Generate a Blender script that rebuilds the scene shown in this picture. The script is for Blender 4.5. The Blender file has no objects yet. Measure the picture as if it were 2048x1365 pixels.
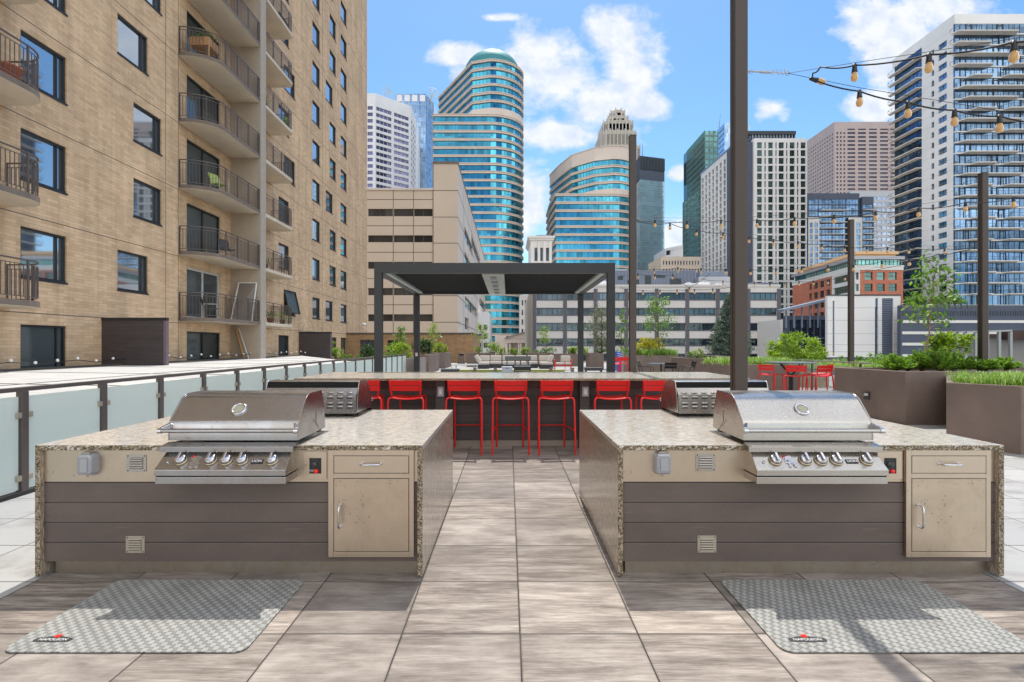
import bpy, math, random
from math import sin, cos, pi, radians, sqrt, floor
from mathutils import Vector, Matrix
random.seed(7)
SC = bpy.context.scene
COL = SC.collection
# ------------------------------------------------------------------ camera
FK, CX, CY, CH = 1070.0, 1017.0, 690.0, 1.5      # focal length in photo pixels, vanishing point, eye height
cam_d = bpy.data.cameras.new('camera'); cam = bpy.data.objects.new('camera', cam_d); COL.objects.link(cam)
cam.location = (0, 0, CH); cam.rotation_euler = (radians(90), 0, 0)
cam_d.sensor_width = 36; cam_d.lens = FK/2048*36
cam_d.shift_x = (1024-CX)/2048; cam_d.shift_y = (CY-682.5)/2048
cam_d.clip_start = 0.05; cam_d.clip_end = 6000
SC.camera = cam
# ------------------------------------------------------------------ sun
SUN_EL = 63.5
sun_d = bpy.data.lights.new('sun', 'SUN'); sun = bpy.data.objects.new('sun', sun_d); COL.objects.link(sun)
sun_d.energy = 1.85; sun_d.angle = radians(0.6); sun_d.color = (1.0, 0.95, 0.87)
sdir = Vector((sin(radians(3))*cos(radians(SUN_EL)), cos(radians(3))*cos(radians(SUN_EL)), sin(radians(SUN_EL))))
sun.rotation_euler = sdir.to_track_quat('Z', 'Y').to_euler()
# ------------------------------------------------------------------ exposure
SC.view_settings.view_transform = 'Standard'; SC.view_settings.look = 'None'
SC.view_settings.gamma = 1; SC.view_settings.use_curve_mapping = False
SC.view_settings.exposure = 1.25
# ------------------------------------------------------------------ sky
W = bpy.data.worlds.new("World"); SC.world = W; W.use_nodes = True
wt = W.node_tree; wn = wt.nodes; wl = wt.links
for n in list(wn): wn.remove(n)
def wm(op, a, b=None, c=None, clamp=False):
    n = wn.new('ShaderNodeMath'); n.operation = op; n.use_clamp = clamp
    for i, s in enumerate((a, b, c)):
        if s is None: continue
        if isinstance(s, (int, float)): n.inputs[i].default_value = s
        else: wl.new(s, n.inputs[i])
    return n.outputs[0]
sky = wn.new('ShaderNodeTexSky'); sky.sky_type = 'NISHITA'; sky.sun_disc = False
sky.sun_elevation = radians(SUN_EL); sky.sun_rotation = radians(3); sky.altitude = 300
sky.air_density = 1.0; sky.dust_density = 0.6; sky.ozone_density = 2.0
tc = wn.new('ShaderNodeTexCoord'); sp = wn.new('ShaderNodeSeparateXYZ'); wl.new(tc.outputs['Generated'], sp.inputs[0])
X_, Y_, Z_ = sp.outputs
front = wm('GREATER_THAN', Y_, 0.08)
yy = wm('MAXIMUM', wm('ABSOLUTE', Y_), 0.08)
U_ = wm('DIVIDE', X_, yy); V_ = wm('DIVIDE', Z_, yy)
def cnoise(scale, detail, rough, stretch, off):
    cb = wn.new('ShaderNodeCombineXYZ'); wl.new(U_, cb.inputs[0]); wl.new(wm('MULTIPLY', V_, stretch), cb.inputs[1]); cb.inputs[2].default_value = off
    n = wn.new('ShaderNodeTexNoise'); n.inputs['Scale'].default_value = scale; n.inputs['Detail'].default_value = detail
    n.inputs['Roughness'].default_value = rough; n.inputs['Distortion'].default_value = 0.25
    wl.new(cb.outputs[0], n.inputs['Vector']); return n.outputs['Fac']
n1 = cnoise(5.2, 10, 0.62, 1.4, 0.0); n2 = cnoise(22, 6, 0.6, 1.2, 3.0); n3 = cnoise(1.9, 8, 0.6, 1.6, 7.0)
blobs = [(930,112,60,24),(985,150,80,50),(1075,95,80,50),(1110,150,120,70),(1180,215,75,55),(1235,70,70,62),(1250,130,70,80),(1230,190,75,50),
         (1130,268,130,30),(1290,215,40,22),(1060,400,60,75),(1000,36,36,9),(1790,60,90,70),(1900,20,140,50),(1765,140,40,30),(1745,215,70,32),(1540,215,44,30),
         (1358,346,20,15),(1350,480,60,50),(900,330,60,70)]
mval = None
for (bx, by, rx, ry) in blobs:
    du = wm('MULTIPLY', wm('SUBTRACT', U_, (bx-CX)/FK), FK/rx/1.25); dv = wm('MULTIPLY', wm('SUBTRACT', V_, (CY-by)/FK), FK/ry/1.25)
    d = wm('SQRT', wm('ADD', wm('MULTIPLY', du, du), wm('MULTIPLY', dv, dv)))
    m = wm('SUBTRACT', 1.0, d)
    mval = m if mval is None else wm('MAXIMUM', mval, m)
mval = wm('MAXIMUM', mval, -1.0)
cf = wm('ADD', mval, wm('MULTIPLY', wm('SUBTRACT', n1, 0.52), 2.6))
cf = wm('ADD', cf, wm('MULTIPLY', wm('SUBTRACT', n2, 0.5), 0.7))
cf = wm('MULTIPLY', cf, 1.9, clamp=True)
cf = wm('MULTIPLY', cf, wm('MULTIPLY', wm('ADD', mval, 0.55), 3.0, clamp=True))
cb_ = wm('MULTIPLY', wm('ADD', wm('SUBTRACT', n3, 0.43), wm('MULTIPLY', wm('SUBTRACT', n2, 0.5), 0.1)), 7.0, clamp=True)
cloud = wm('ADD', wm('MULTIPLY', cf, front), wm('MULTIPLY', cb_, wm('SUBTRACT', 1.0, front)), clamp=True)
cloud = wm('MULTIPLY', cloud, wm('MULTIPLY', wm('ADD', Z_, 0.0), 25.0, clamp=True), clamp=True)
cloud = wm('MULTIPLY', cloud, 0.93)
hs = wn.new('ShaderNodeHueSaturation'); hs.inputs['Saturation'].default_value = 1.22; hs.inputs['Value'].default_value = 0.80; hs.inputs['Hue'].default_value = 0.494
wl.new(sky.outputs[0], hs.inputs['Color'])
ccol = wn.new('ShaderNodeMix'); ccol.data_type = 'RGBA'
ccol.inputs['A'].default_value = (3.2, 3.55, 4.1, 1); ccol.inputs['B'].default_value = (4.25, 4.3, 4.4, 1); wl.new(wm('MULTIPLY', wm('SUBTRACT', n2, 0.36), 4.0, clamp=True), ccol.inputs['Factor'])
mx = wn.new('ShaderNodeMix'); mx.data_type = 'RGBA'
wl.new(cloud, mx.inputs['Factor']); wl.new(hs.outputs[0], mx.inputs['A']); wl.new(ccol.outputs['Result'], mx.inputs['B'])
# added unseen cloud bank behind the camera, brightened to light camera-facing facades
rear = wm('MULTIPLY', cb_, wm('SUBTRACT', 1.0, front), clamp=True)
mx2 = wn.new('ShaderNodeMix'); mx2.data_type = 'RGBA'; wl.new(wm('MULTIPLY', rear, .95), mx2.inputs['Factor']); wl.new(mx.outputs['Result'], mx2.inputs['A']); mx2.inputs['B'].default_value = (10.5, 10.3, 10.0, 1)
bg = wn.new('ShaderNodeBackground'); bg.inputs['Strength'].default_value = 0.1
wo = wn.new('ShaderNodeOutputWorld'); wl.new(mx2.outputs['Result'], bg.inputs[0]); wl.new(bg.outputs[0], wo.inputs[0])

# ------------------------------------------------------------------ helpers
def PX(px, Y): return (px-CX)*Y/FK
def PZ(py, Y): return CH+(CY-py)*Y/FK
ORG = {}
class MB:
    def __init__(s): s.v = []; s.f = []; s.mi = []; s.sm = []; s.cur = 0; s.M = None
    def add(s, vs, fs, smooth=False):
        b = len(s.v)
        for p in vs:
            p = Vector(p); s.v.append(s.M @ p if s.M else p)
        for f in fs: s.f.append([b+i for i in f]); s.mi.append(s.cur); s.sm.append(smooth)
        return s
    def quad(s, *p): return s.add(p, [tuple(range(len(p)))])
    def box(s, x0, x1, y0, y1, z0, z1):
        if x0 > x1: x0, x1 = x1, x0
        if y0 > y1: y0, y1 = y1, y0
        if z0 > z1: z0, z1 = z1, z0
        return s.add([(x0,y0,z0),(x1,y0,z0),(x1,y1,z0),(x0,y1,z0),(x0,y0,z1),(x1,y0,z1),(x1,y1,z1),(x0,y1,z1)],
              [(3,2,1,0),(4,5,6,7),(0,1,5,4),(1,2,6,5),(2,3,7,6),(3,0,4,7)])
    def bar(s, p, q, w, h, up=(0,0,1)):
        p = Vector(p); q = Vector(q); d = (q-p).normalized(); u = Vector(up)
        if abs(d.dot(u)) > .99: u = Vector((0,1,0))
        a = d.cross(u).normalized()*w/2; b = a.cross(d).normalized()*h/2
        return s.add([p-a-b,p+a-b,p+a+b,p-a+b,q-a-b,q+a-b,q+a+b,q-a+b],[(0,1,2,3),(7,6,5,4),(1,0,4,5),(2,1,5,6),(3,2,6,7),(0,3,7,4)])
    def tube(s, pts, r, n=8, caps=True, smooth=True):
        pts = [Vector(p) for p in pts]; rs = r if isinstance(r, (list, tuple)) else [r]*len(pts)
        vs = []; fs = []; ref = None
        for i, p in enumerate(pts):
            d = (pts[min(i+1, len(pts)-1)]-pts[max(i-1, 0)]).normalized()
            if ref is None: ref = Vector((0,0,1)) if abs(d.z) < .9 else Vector((1,0,0))
            a = d.cross(ref)
            if a.length < 1e-4: a = d.orthogonal()
            a.normalize(); b = d.cross(a).normalized(); ref = a.cross(d)
            for k in range(n):
                t = 2*pi*k/n; vs.append(p+(a*cos(t)+b*sin(t))*rs[i])
        for i in range(len(pts)-1):
            for k in range(n):
                k2 = (k+1) % n; fs.append((i*n+k, i*n+k2, (i+1)*n+k2, (i+1)*n+k))
        s.add(vs, fs, smooth)
        if caps:
            s.add(vs[:n], [tuple(range(n-1, -1, -1))]); s.add(vs[-n:], [tuple(range(n))])
        return s
    def prism(s, poly, z0, z1, top=True, bottom=True, smooth=False):
        n = len(poly); area = sum(poly[i][0]*poly[(i+1)%n][1]-poly[(i+1)%n][0]*poly[i][1] for i in range(n))
        if area < 0: poly = poly[::-1]
        vs = [(p[0],p[1],z0) for p in poly]+[(p[0],p[1],z1) for p in poly]
        s.add(vs, [(i,(i+1)%n,n+(i+1)%n,n+i) for i in range(n)], smooth)
        if top: s.add(vs[n:], [tuple(range(n))])
        if bottom: s.add(vs[:n], [tuple(range(n-1,-1,-1))])
        return s
    def lathe(s, prof, n=16, c=(0,0,0), smooth=True, M=None):
        vs = []; fs = []
        for (r, z) in prof:
            for k in range(n):
                t = 2*pi*k/n; p = Vector((r*cos(t), r*sin(t), z)); p = (M @ p if M else p)+Vector(c); vs.append(p)
        for i in range(len(prof)-1):
            for k in range(n):
                k2 = (k+1)%n; fs.append((i*n+k, i*n+k2, (i+1)*n+k2, (i+1)*n+k))
        return s.add(vs, fs, smooth)
    def build(s, name, mats, parent=None, origin=(0,0,0), bevel=0, seg=2):
        me = bpy.data.meshes.new(name)
        o0 = Vector(ORG[parent]) if parent is not None else Vector(origin)
        me.from_pydata([tuple(Vector(p)-o0) for p in s.v], [], s.f)
        if not isinstance(mats, (list, tuple)): mats = [mats]
        for m in mats: me.materials.append(m)
        me.polygons.foreach_set('material_index', s.mi); me.polygons.foreach_set('use_smooth', s.sm); me.update()
        o = bpy.data.objects.new(name, me); COL.objects.link(o)
        if parent is not None: o.parent = parent; ORG[o] = ORG[parent]
        else: o.location = origin; ORG[o] = tuple(origin)
        if bevel:
            b = o.modifiers.new('bevel', 'BEVEL'); b.width = bevel; b.segments = seg; b.limit_method = 'ANGLE'; b.angle_limit = radians(35)
        return o
def tag(o, label, cat, group=None, kind=None):
    o['label'] = label
    if kind: o['kind'] = kind
    if cat: o['category'] = cat
    if group: o['group'] = group
    return o
def thing(name, label, cat, loc=(0,0,0), group=None):
    o = bpy.data.objects.new(name, None); o.empty_display_size = .3; COL.objects.link(o); o.location = loc; ORG[o] = tuple(loc)
    return tag(o, label, cat, group)
def struct(o, label, cat): o['kind'] = 'structure'; o['label'] = label; o['category'] = cat; return o
def dup(o, parent=None):
    c = o.copy(); COL.objects.link(c)
    if parent is not None: c.parent = parent
    for ch in list(o.children): dup(ch, c)
    return c
def B(x0,x1,y0,y1,z0,z1): return MB().box(x0,x1,y0,y1,z0,z1)

# ------------------------------------------------------------------ materials
class NT:
    def __init__(s, name):
        s.m = bpy.data.materials.new(name); s.m.use_nodes = True; s.t = s.m.node_tree; s.n = s.t.nodes; s.l = s.t.links
        for x in list(s.n): s.n.remove(x)
        s.out = s.n.new('ShaderNodeOutputMaterial'); s.p = s.n.new('ShaderNodeBsdfPrincipled'); s.l.new(s.p.outputs[0], s.out.inputs[0])
        s.tc = s.n.new('ShaderNodeTexCoord')
    def set(s, **k):
        for a, v in k.items():
            i = s.p.inputs[a.replace('_', ' ')]
            if hasattr(v, 'is_linked') or hasattr(v, 'node'): s.l.new(v, i)
            else: i.default_value = v
        return s
    def math(s, op, a, b=None, clamp=False):
        n = s.n.new('ShaderNodeMath'); n.operation = op; n.use_clamp = clamp
        for i, x in enumerate((a, b)):
            if x is None: continue
            if isinstance(x, (int, float)): n.inputs[i].default_value = x
            else: s.l.new(x, n.inputs[i])
        return n.outputs[0]
    def coord(s, scale=(1,1,1), rot=(0,0,0), loc=(0,0,0), src='Object'):
        mp = s.n.new('ShaderNodeMapping'); mp.inputs['Scale'].default_value = scale; mp.inputs['Rotation'].default_value = rot; mp.inputs['Location'].default_value = loc
        s.l.new(s.tc.outputs[src], mp.inputs[0]); return mp.outputs[0]
    def noise(s, vec, scale, detail=4, rough=.55, dist=0):
        n = s.n.new('ShaderNodeTexNoise'); s.l.new(vec, n.inputs['Vector']); n.inputs['Scale'].default_value = scale
        n.inputs['Detail'].default_value = detail; n.inputs['Roughness'].default_value = rough; n.inputs['Distortion'].default_value = dist; return n.outputs['Fac']
    def vor(s, vec, scale, out='Distance', feat='F1'):
        n = s.n.new('ShaderNodeTexVoronoi'); n.feature = feat; s.l.new(vec, n.inputs['Vector']); n.inputs['Scale'].default_value = scale; return n.outputs[out]
    def ramp(s, fac, stops):
        n = s.n.new('ShaderNodeValToRGB'); s.l.new(fac, n.inputs[0]); e = n.color_ramp.elements
        while len(e) < len(stops): e.new(.5)
        for i, (p, c) in enumerate(stops):
            e[i].position = p; e[i].color = (c[0], c[1], c[2], 1) if isinstance(c, (tuple, list)) else (c, c, c, 1)
        return n.outputs[0]
    def mix(s, fac, a, b, mode='MIX'):
        n = s.n.new('ShaderNodeMix'); n.data_type = 'RGBA'; n.blend_type = mode
        for nm, x in (('Factor', fac), ('A', a), ('B', b)):
            if isinstance(x, (int, float)): n.inputs[nm].default_value = x if nm == 'Factor' else (x, x, x, 1)
            elif isinstance(x, (tuple, list)): n.inputs[nm].default_value = (x[0], x[1], x[2], 1)
            else: s.l.new(x, n.inputs[nm])
        return n.outputs['Result']
    def bump(s, h, strength=.3, dist=.01):
        n = s.n.new('ShaderNodeBump'); n.inputs['Strength'].default_value = strength; n.inputs['Distance'].default_value = dist
        s.l.new(h, n.inputs['Height']); s.l.new(n.outputs[0], s.p.inputs['Normal']); return s
def simple(name, col, rough=.6, metal=0, var=.12, nscale=6, bumps=0, bscale=200, spec=.5):
    t = NT(name); v = t.coord()
    f = t.noise(v, nscale, 5, .6)
    c = t.mix(1.0, col, t.ramp(f, [(.25, 1-var), (.75, 1+var*.6)]), 'MULTIPLY')
    t.set(Base_Color=c, Roughness=rough, Metallic=metal)
    t.p.inputs['Specular IOR Level'].default_value = spec
    if bumps: t.bump(t.noise(v, bscale, 3), bumps, .004)
    return t.m

# ground paving: 0.61 m pavers, warm plank-like ones in the middle, pale ones to the sides
def paving():
    t = NT('paving'); v = t.tc.outputs['Object']
    s = t.n.new('ShaderNodeSeparateXYZ'); t.l.new(v, s.inputs[0]); x, y, z = s.outputs
    T = .612
    gx = t.math('DIVIDE', t.math('SUBTRACT', x, .0595), T); gy = t.math('DIVIDE', t.math('SUBTRACT', y, 2.775), T)
    ix = t.math('FLOOR', gx); iy = t.math('FLOOR', gy); fx = t.math('FRACT', gx); fy = t.math('FRACT', gy)
    ex = t.math('MINIMUM', fx, t.math('SUBTRACT', 1.0, fx)); ey = t.math('MINIMUM', fy, t.math('SUBTRACT', 1.0, fy))
    e = t.math('MINIMUM', ex, ey)
    joint = t.math('LESS_THAN', e, .0062)
    cb = t.n.new('ShaderNodeCombineXYZ'); t.l.new(ix, cb.inputs[0]); t.l.new(iy, cb.inputs[1])
    wn_ = t.n.new('ShaderNodeTexWhiteNoise'); wn_.noise_dimensions = '2D'; t.l.new(cb.outputs[0], wn_.inputs['Vector'])
    off = t.n.new('ShaderNodeVectorMath'); off.operation = 'SCALE'; t.l.new(wn_.outputs['Color'], off.inputs[0]); off.inputs['Scale'].default_value = 30
    va = t.n.new('ShaderNodeVectorMath'); va.operation = 'ADD'; t.l.new(v, va.inputs[0]); t.l.new(off.outputs[0], va.inputs[1])
    def mp(sc):
        m = t.n.new('ShaderNodeMapping'); m.inputs['Scale'].default_value = sc; t.l.new(va.outputs[0], m.inputs[0]); return m.outputs[0]
    g1 = t.noise(mp((1.0, 7, 1)), 2.4, 8, .68, .35); g2 = t.noise(mp((2.2, 30, 1)), 2.8, 8, .72, .25); g3 = t.noise(mp((1, 2.0, 1)), 2.4, 6, .62)
    fine = t.noise(v, 260, 3, .7)
    f = t.math('ADD', t.math('MULTIPLY', g1, .55), t.math('MULTIPLY', g2, .45))
    warm = t.ramp(f, [(.37, (.080,.060,.048)), (.45, (.17,.135,.110)), (.515, (.29,.242,.203)), (.61, (.47,.415,.36))])
    grey = t.ramp(g3, [(.36, (.13,.108,.095)), (.62, (.37,.33,.29))])
    warm = t.mix(t.math('ADD', .15, t.math('MULTIPLY', t.math('FRACT', t.math('MULTIPLY', wn_.outputs['Value'], 7.3)), .65)), warm, grey)
    warm = t.mix(1.0, warm, t.ramp(wn_.outputs['Value'], [(0, .72), (1, 1.22)]), 'MULTIPLY')
    pale = t.ramp(t.math('ADD', t.math('MULTIPLY', f, .5), t.math('MULTIPLY', wn_.outputs['Value'], .5)), [(.1, (.31,.31,.31)), (.8, (.43,.425,.41))])
    a = t.math('GREATER_THAN', x, -3.0005); b = t.math('LESS_THAN', x, 3.1195); c_ = t.math('LESS_THAN', y, 8.28)
    zone = t.math('MULTIPLY', t.math('MULTIPLY', a, b), c_)
    col = t.mix(zone, pale, warm)
    fr = t.ramp(fine, [(.3, .86), (.7, 1.12)]); col = t.mix(1.0, col, fr, 'MULTIPLY')
    col = t.mix(joint, col, (.035,.03,.028))
    # grease and rain stains with their own outline
    st = t.ramp(t.noise(t.coord((1,1.6,1)), 1.1, 6, .62, .4), [(.50, 0.0), (.68, .6)])
    col = t.mix(st, col, (.14,.115,.10))
    t.set(Base_Color=col, Roughness=.72)
    h = t.math('ADD', t.math('MULTIPLY', t.math('MULTIPLY', e, 60, clamp=True), 1.0), t.math('ADD', t.math('MULTIPLY', fine, .10), t.math('MULTIPLY', g2, .14)))
    t.bump(h, .8, .007); return t.m
M_pave = paving()
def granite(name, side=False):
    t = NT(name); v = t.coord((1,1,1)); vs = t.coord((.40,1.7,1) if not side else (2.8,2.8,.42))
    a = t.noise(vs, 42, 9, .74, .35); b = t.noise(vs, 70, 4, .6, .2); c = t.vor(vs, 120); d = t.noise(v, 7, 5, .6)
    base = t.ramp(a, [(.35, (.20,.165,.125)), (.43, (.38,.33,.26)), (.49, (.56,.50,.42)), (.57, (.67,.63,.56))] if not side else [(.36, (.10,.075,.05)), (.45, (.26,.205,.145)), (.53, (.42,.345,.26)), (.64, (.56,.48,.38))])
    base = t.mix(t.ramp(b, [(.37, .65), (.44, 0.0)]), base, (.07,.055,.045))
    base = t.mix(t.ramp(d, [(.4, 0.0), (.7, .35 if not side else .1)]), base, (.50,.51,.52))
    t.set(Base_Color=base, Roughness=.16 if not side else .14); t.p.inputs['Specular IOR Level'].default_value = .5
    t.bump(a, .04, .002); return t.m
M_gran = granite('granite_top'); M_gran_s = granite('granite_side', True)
def chisel():
    t = NT('granite_chiselled_edge'); v = t.coord()
    a = t.vor(v, 95); b = t.noise(v, 120, 5, .7, .5); c = t.noise(v, 40, 4, .6)
    col = t.ramp(b, [(.38, (.015,.013,.012)), (.455, (.05,.038,.025)), (.50, (.34,.24,.12)), (.58, (.50,.42,.29)), (.68, (.62,.57,.47))])
    col = t.mix(t.ramp(c, [(.55, 0.0), (.62, .7)]), col, (.10,.085,.065))
    t.set(Base_Color=col, Roughness=.45); t.bump(t.math('ADD', b, t.math('MULTIPLY', c, 1.5)), 1.0, .012); return t.m
M_chis = chisel()
def siding(name, col, pitch, z0):
    t = NT(name); v = t.tc.outputs['Object']; s = t.n.new('ShaderNodeSeparateXYZ'); t.l.new(v, s.inputs[0])
    g = t.math('DIVIDE', t.math('SUBTRACT', s.outputs[2], z0), pitch); fz = t.math('FRACT', g)
    e = t.math('MINIMUM', fz, t.math('SUBTRACT', 1.0, fz)); j = t.math('LESS_THAN', e, .018)
    iz = t.math('FLOOR', g); wnz = t.n.new('ShaderNodeTexWhiteNoise'); wnz.noise_dimensions = '1D'; t.l.new(iz, wnz.inputs['W'])
    f = t.noise(t.coord((1,1,1)), 420, 2, .6); f2 = t.noise(t.coord((1,1,2.5)), 2.2, 5, .65)
    c = t.mix(1.0, col, t.ramp(f, [(.3,.80),(.7,1.2)]), 'MULTIPLY'); c = t.mix(1.0, c, t.ramp(f2, [(.3,.84),(.7,1.15)]), 'MULTIPLY')
    c = t.mix(1.0, c, t.ramp(wnz.outputs['Value'], [(0,.94),(1,1.06)]), 'MULTIPLY')
    sf = t.noise(t.coord((1.2,1,14)), 3.0, 6, .7); c = t.mix(t.ramp(sf, [(.60, 0.0), (.70, .35)]), c, (.22,.18,.16))
    c = t.mix(j, c, (.012,.01,.01)); t.set(Base_Color=c, Roughness=t.ramp(f2, [(.3, .42), (.7, .68)]))
    t.bump(t.math('ADD', t.math('MULTIPLY', e, 20, clamp=True), t.math('MULTIPLY', f, .08)), .5, .004); return t.m
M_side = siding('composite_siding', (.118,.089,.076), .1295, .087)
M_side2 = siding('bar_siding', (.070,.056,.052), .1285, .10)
M_screen = siding('screen_siding', (.058,.045,.046), .14, .0)
def steel(name, col, rough, stain, aniso=0, tint=(.30,.22,.13), sc=3.0, grain=(1,1,60), specks=False):
    t = NT(name); v = t.coord(); a = t.noise(v, sc, 6, .62, .3); b = t.noise(v, 26, 5, .6); g = t.noise(t.coord(grain), 14, 4, .6)
    c = t.mix(t.ramp(a, [(.42, 0.0), (.72, stain)]), col, tint)
    c = t.mix(t.ramp(b, [(.63, 0.0), (.72, stain*.9)]), c, (.16,.11,.07))
    if specks:
        vd = t.vor(v, 42); nm = t.noise(v, 5.5, 3, .5); sz = t.noise(v, 17, 2)
        sp_ = t.math('MULTIPLY', t.math('LESS_THAN', vd, t.math('MULTIPLY', sz, .34)), t.math('GREATER_THAN', nm, .545)); c = t.mix(t.math('MULTIPLY', sp_, .75), c, (.15,.10,.065))
    r = t.ramp(t.math('ADD', t.math('MULTIPLY', a, .6), t.math('MULTIPLY', g, .4)), [(.3, rough*.75), (.7, min(1, rough*1.35))])
    t.set(Base_Color=c, Metallic=1.0, Roughness=r); t.bump(g, .035, .002); return t.m
M_steelL = steel('stainless_hood_worn', (.42,.42,.43), .24, .55, sc=3)
M_steelR = steel('stainless_hood_clean', (.51,.485,.45), .27, .18, sc=2.5)
M_panel = steel('stainless_cabinet', (.60,.505,.40), .36, .34, sc=2.2)  # beige in the base colour paints in the reflection of the warm ground
M_chrome = NT('chrome').set(Base_Color=(.62,.62,.64,1), Metallic=1.0, Roughness=.12).m
M_kick = steel('toe_kick_metal', (.42,.37,.31), .45, .6, sc=5)
M_black = simple('black_plastic', (.012,.012,.013), .4)
M_blackm = simple('black_interior', (.006,.006,.006), .9)
M_clear = NT('clear_plastic_cover').set(Base_Color=(.62,.64,.66,1), Roughness=.12).m
M_red = simple('red_powder_coat', (.68,.010,.008), .33, var=.05, nscale=9)
M_redbtn = simple('red_button', (.9,.02,.01), .35)
M_white = simple('white_paint', (.75,.75,.74), .5)
M_post = simple('brown_steel_post', (.062,.046,.036), .5, .0, var=.10, nscale=2.5, bumps=.08, bscale=300)
M_rail = simple('bronze_rail', (.115,.092,.084), .35, .2, var=.1)
M_pergola = simple('pergola_charcoal', (.030,.031,.032), .55, bumps=.06)
M_louver = simple('pergola_louvre', (.050,.050,.050), .6)
M_pergw = simple('pergola_light_beam', (.40,.42,.37), .5)
M_stucco = simple('planter_stucco', (.20,.148,.125), .8, var=.26, nscale=1.6, bumps=.5, bscale=160)
M_stucco2 = simple('planter_stucco_pale', (.27,.225,.205), .8, var=.12, nscale=1.3, bumps=.4, bscale=160)
M_stuccocap = simple('planter_cap', (.30,.25,.22), .7)
M_soil = simple('soil', (.06,.035,.022), .95, var=.4, nscale=18, bumps=.6, bscale=40)
def frosted():
    t = NT('frosted_glass'); t.n.remove(t.p)
    d = t.n.new('ShaderNodeBsdfDiffuse'); d.inputs[0].default_value = (.86,.93,.89,1)
    tr = t.n.new('ShaderNodeBsdfTranslucent'); tr.inputs[0].default_value = (.88,.95,.91,1)
    gl = t.n.new('ShaderNodeBsdfGlossy'); gl.inputs['Roughness'].default_value = .25; gl.inputs[0].default_value = (1,1,1,1)
    m = t.n.new('ShaderNodeMixShader'); m.inputs[0].default_value = .5; t.l.new(d.outputs[0], m.inputs[1]); t.l.new(tr.outputs[0], m.inputs[2])
    m2 = t.n.new('ShaderNodeMixShader'); m2.inputs[0].default_value = .07; t.l.new(m.outputs[0], m2.inputs[1]); t.l.new(gl.outputs[0], m2.inputs[2])
    t.l.new(m2.outputs[0], t.out.inputs[0]); return t.m
M_frost = frosted()
def brick(name, c1, c2, mort, bw, bh, axis='YZ', ms=.006, bias=0.0, dirt=.2):
    t = NT(name); s = t.n.new('ShaderNodeSeparateXYZ'); t.l.new(t.tc.outputs['Object'], s.inputs[0]); cb = t.n.new('ShaderNodeCombineXYZ')
    if axis == 'YZ': t.l.new(t.math('ADD', s.outputs[0], s.outputs[1]), cb.inputs[0])
    else: t.l.new(s.outputs[0], cb.inputs[0])
    t.l.new(s.outputs[2], cb.inputs[1])
    b = t.n.new('ShaderNodeTexBrick'); t.l.new(cb.outputs[0], b.inputs['Vector']); b.inputs['Color1'].default_value = (*c1,1); b.inputs['Color2'].default_value = (*c2,1); b.inputs['Mortar'].default_value = (*mort,1)
    b.inputs['Scale'].default_value = 1; b.inputs['Mortar Size'].default_value = ms; b.inputs['Brick Width'].default_value = bw; b.inputs['Row Height'].default_value = bh; b.inputs['Bias'].default_value = bias; b.inputs['Mortar Smooth'].default_value = .3
    f = t.noise(t.coord((1,1,.55)), .55, 7, .65); f2 = t.noise(t.coord((3.0,3.0,.22)), .8, 5, .6)
    c = t.mix(1.0, b.outputs['Color'], t.ramp(f, [(.3, 1-dirt),(.7, 1+dirt*.5)]), 'MULTIPLY'); c = t.mix(1.0, c, t.ramp(f2, [(.28, 1-dirt*.9),(.6, 1.03)]), 'MULTIPLY')
    t.set(Base_Color=c, Roughness=.85); t.bump(b.outputs['Fac'], -.4, .006); return t.m
M_brick = brick('tan_brick', (.69,.485,.305), (.54,.365,.215), (.45,.32,.20), .40, .10, bias=-.1, dirt=.2)
M_brick2 = brick('orange_tan_brick', (.40,.24,.115), (.28,.165,.085), (.30,.22,.14), .40, .10, axis='XZ', dirt=.15)
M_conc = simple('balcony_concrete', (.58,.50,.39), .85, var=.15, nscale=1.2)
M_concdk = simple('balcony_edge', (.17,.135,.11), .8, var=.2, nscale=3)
M_fin = simple('fin_wall_concrete', (.44,.36,.27), .85, var=.18, nscale=.8)
M_finw = simple('fin_edge', (.38,.33,.275), .8)
M_frame = simple('dark_window_frame', (.018,.019,.022), .45)
M_alu = simple('white_aluminium', (.55,.55,.54), .4)
M_curtain = simple('curtain', (.35,.36,.33), .9, var=.5, nscale=4)
def bglass(name, tint, metal=.75, rough=.05, var=.35, wave=.02, wsc=.25, dark=(.02,.03,.035), spec=.5, cell=1.55, cv=.30):
    t = NT(name); g = t.n.new('ShaderNodeNewGeometry'); oi = t.n.new('ShaderNodeObjectInfo')
    r = t.math('FRACT', t.math('ADD', g.outputs['Random Per Island'], oi.outputs['Random']))
    c = t.mix(1.0, tint, t.ramp(r, [(0, 1-var), (1, 1+var*.25)]), 'MULTIPLY')
    # each pane varies in blind and tint; mottled reflections are painted into these tones
    s = t.n.new('ShaderNodeSeparateXYZ'); t.l.new(t.tc.outputs['Object'], s.inputs[0]); cb = t.n.new('ShaderNodeCombineXYZ')
    t.l.new(t.math('FLOOR', t.math('DIVIDE', t.math('ADD', s.outputs[0], s.outputs[1]), cell)), cb.inputs[0]); t.l.new(t.math('FLOOR', t.math('DIVIDE', s.outputs[2], 3.1)), cb.inputs[1])
    w_ = t.n.new('ShaderNodeTexWhiteNoise'); w_.noise_dimensions = '2D'; t.l.new(cb.outputs[0], w_.inputs['Vector'])
    if cv: c = t.mix(1.0, c, t.ramp(w_.outputs['Value'], [(0, 1-cv*1.5), (.35, 1-cv*.4), (1, 1+cv*.45)]), 'MULTIPLY')
    t.set(Base_Color=c, Metallic=metal, Roughness=rough)
    if wave > .001: n = t.noise(t.coord((1,1,1.6)), wsc, 3, .5, .3); t.bump(n, wave*10, .25)
    return t.m
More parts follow.
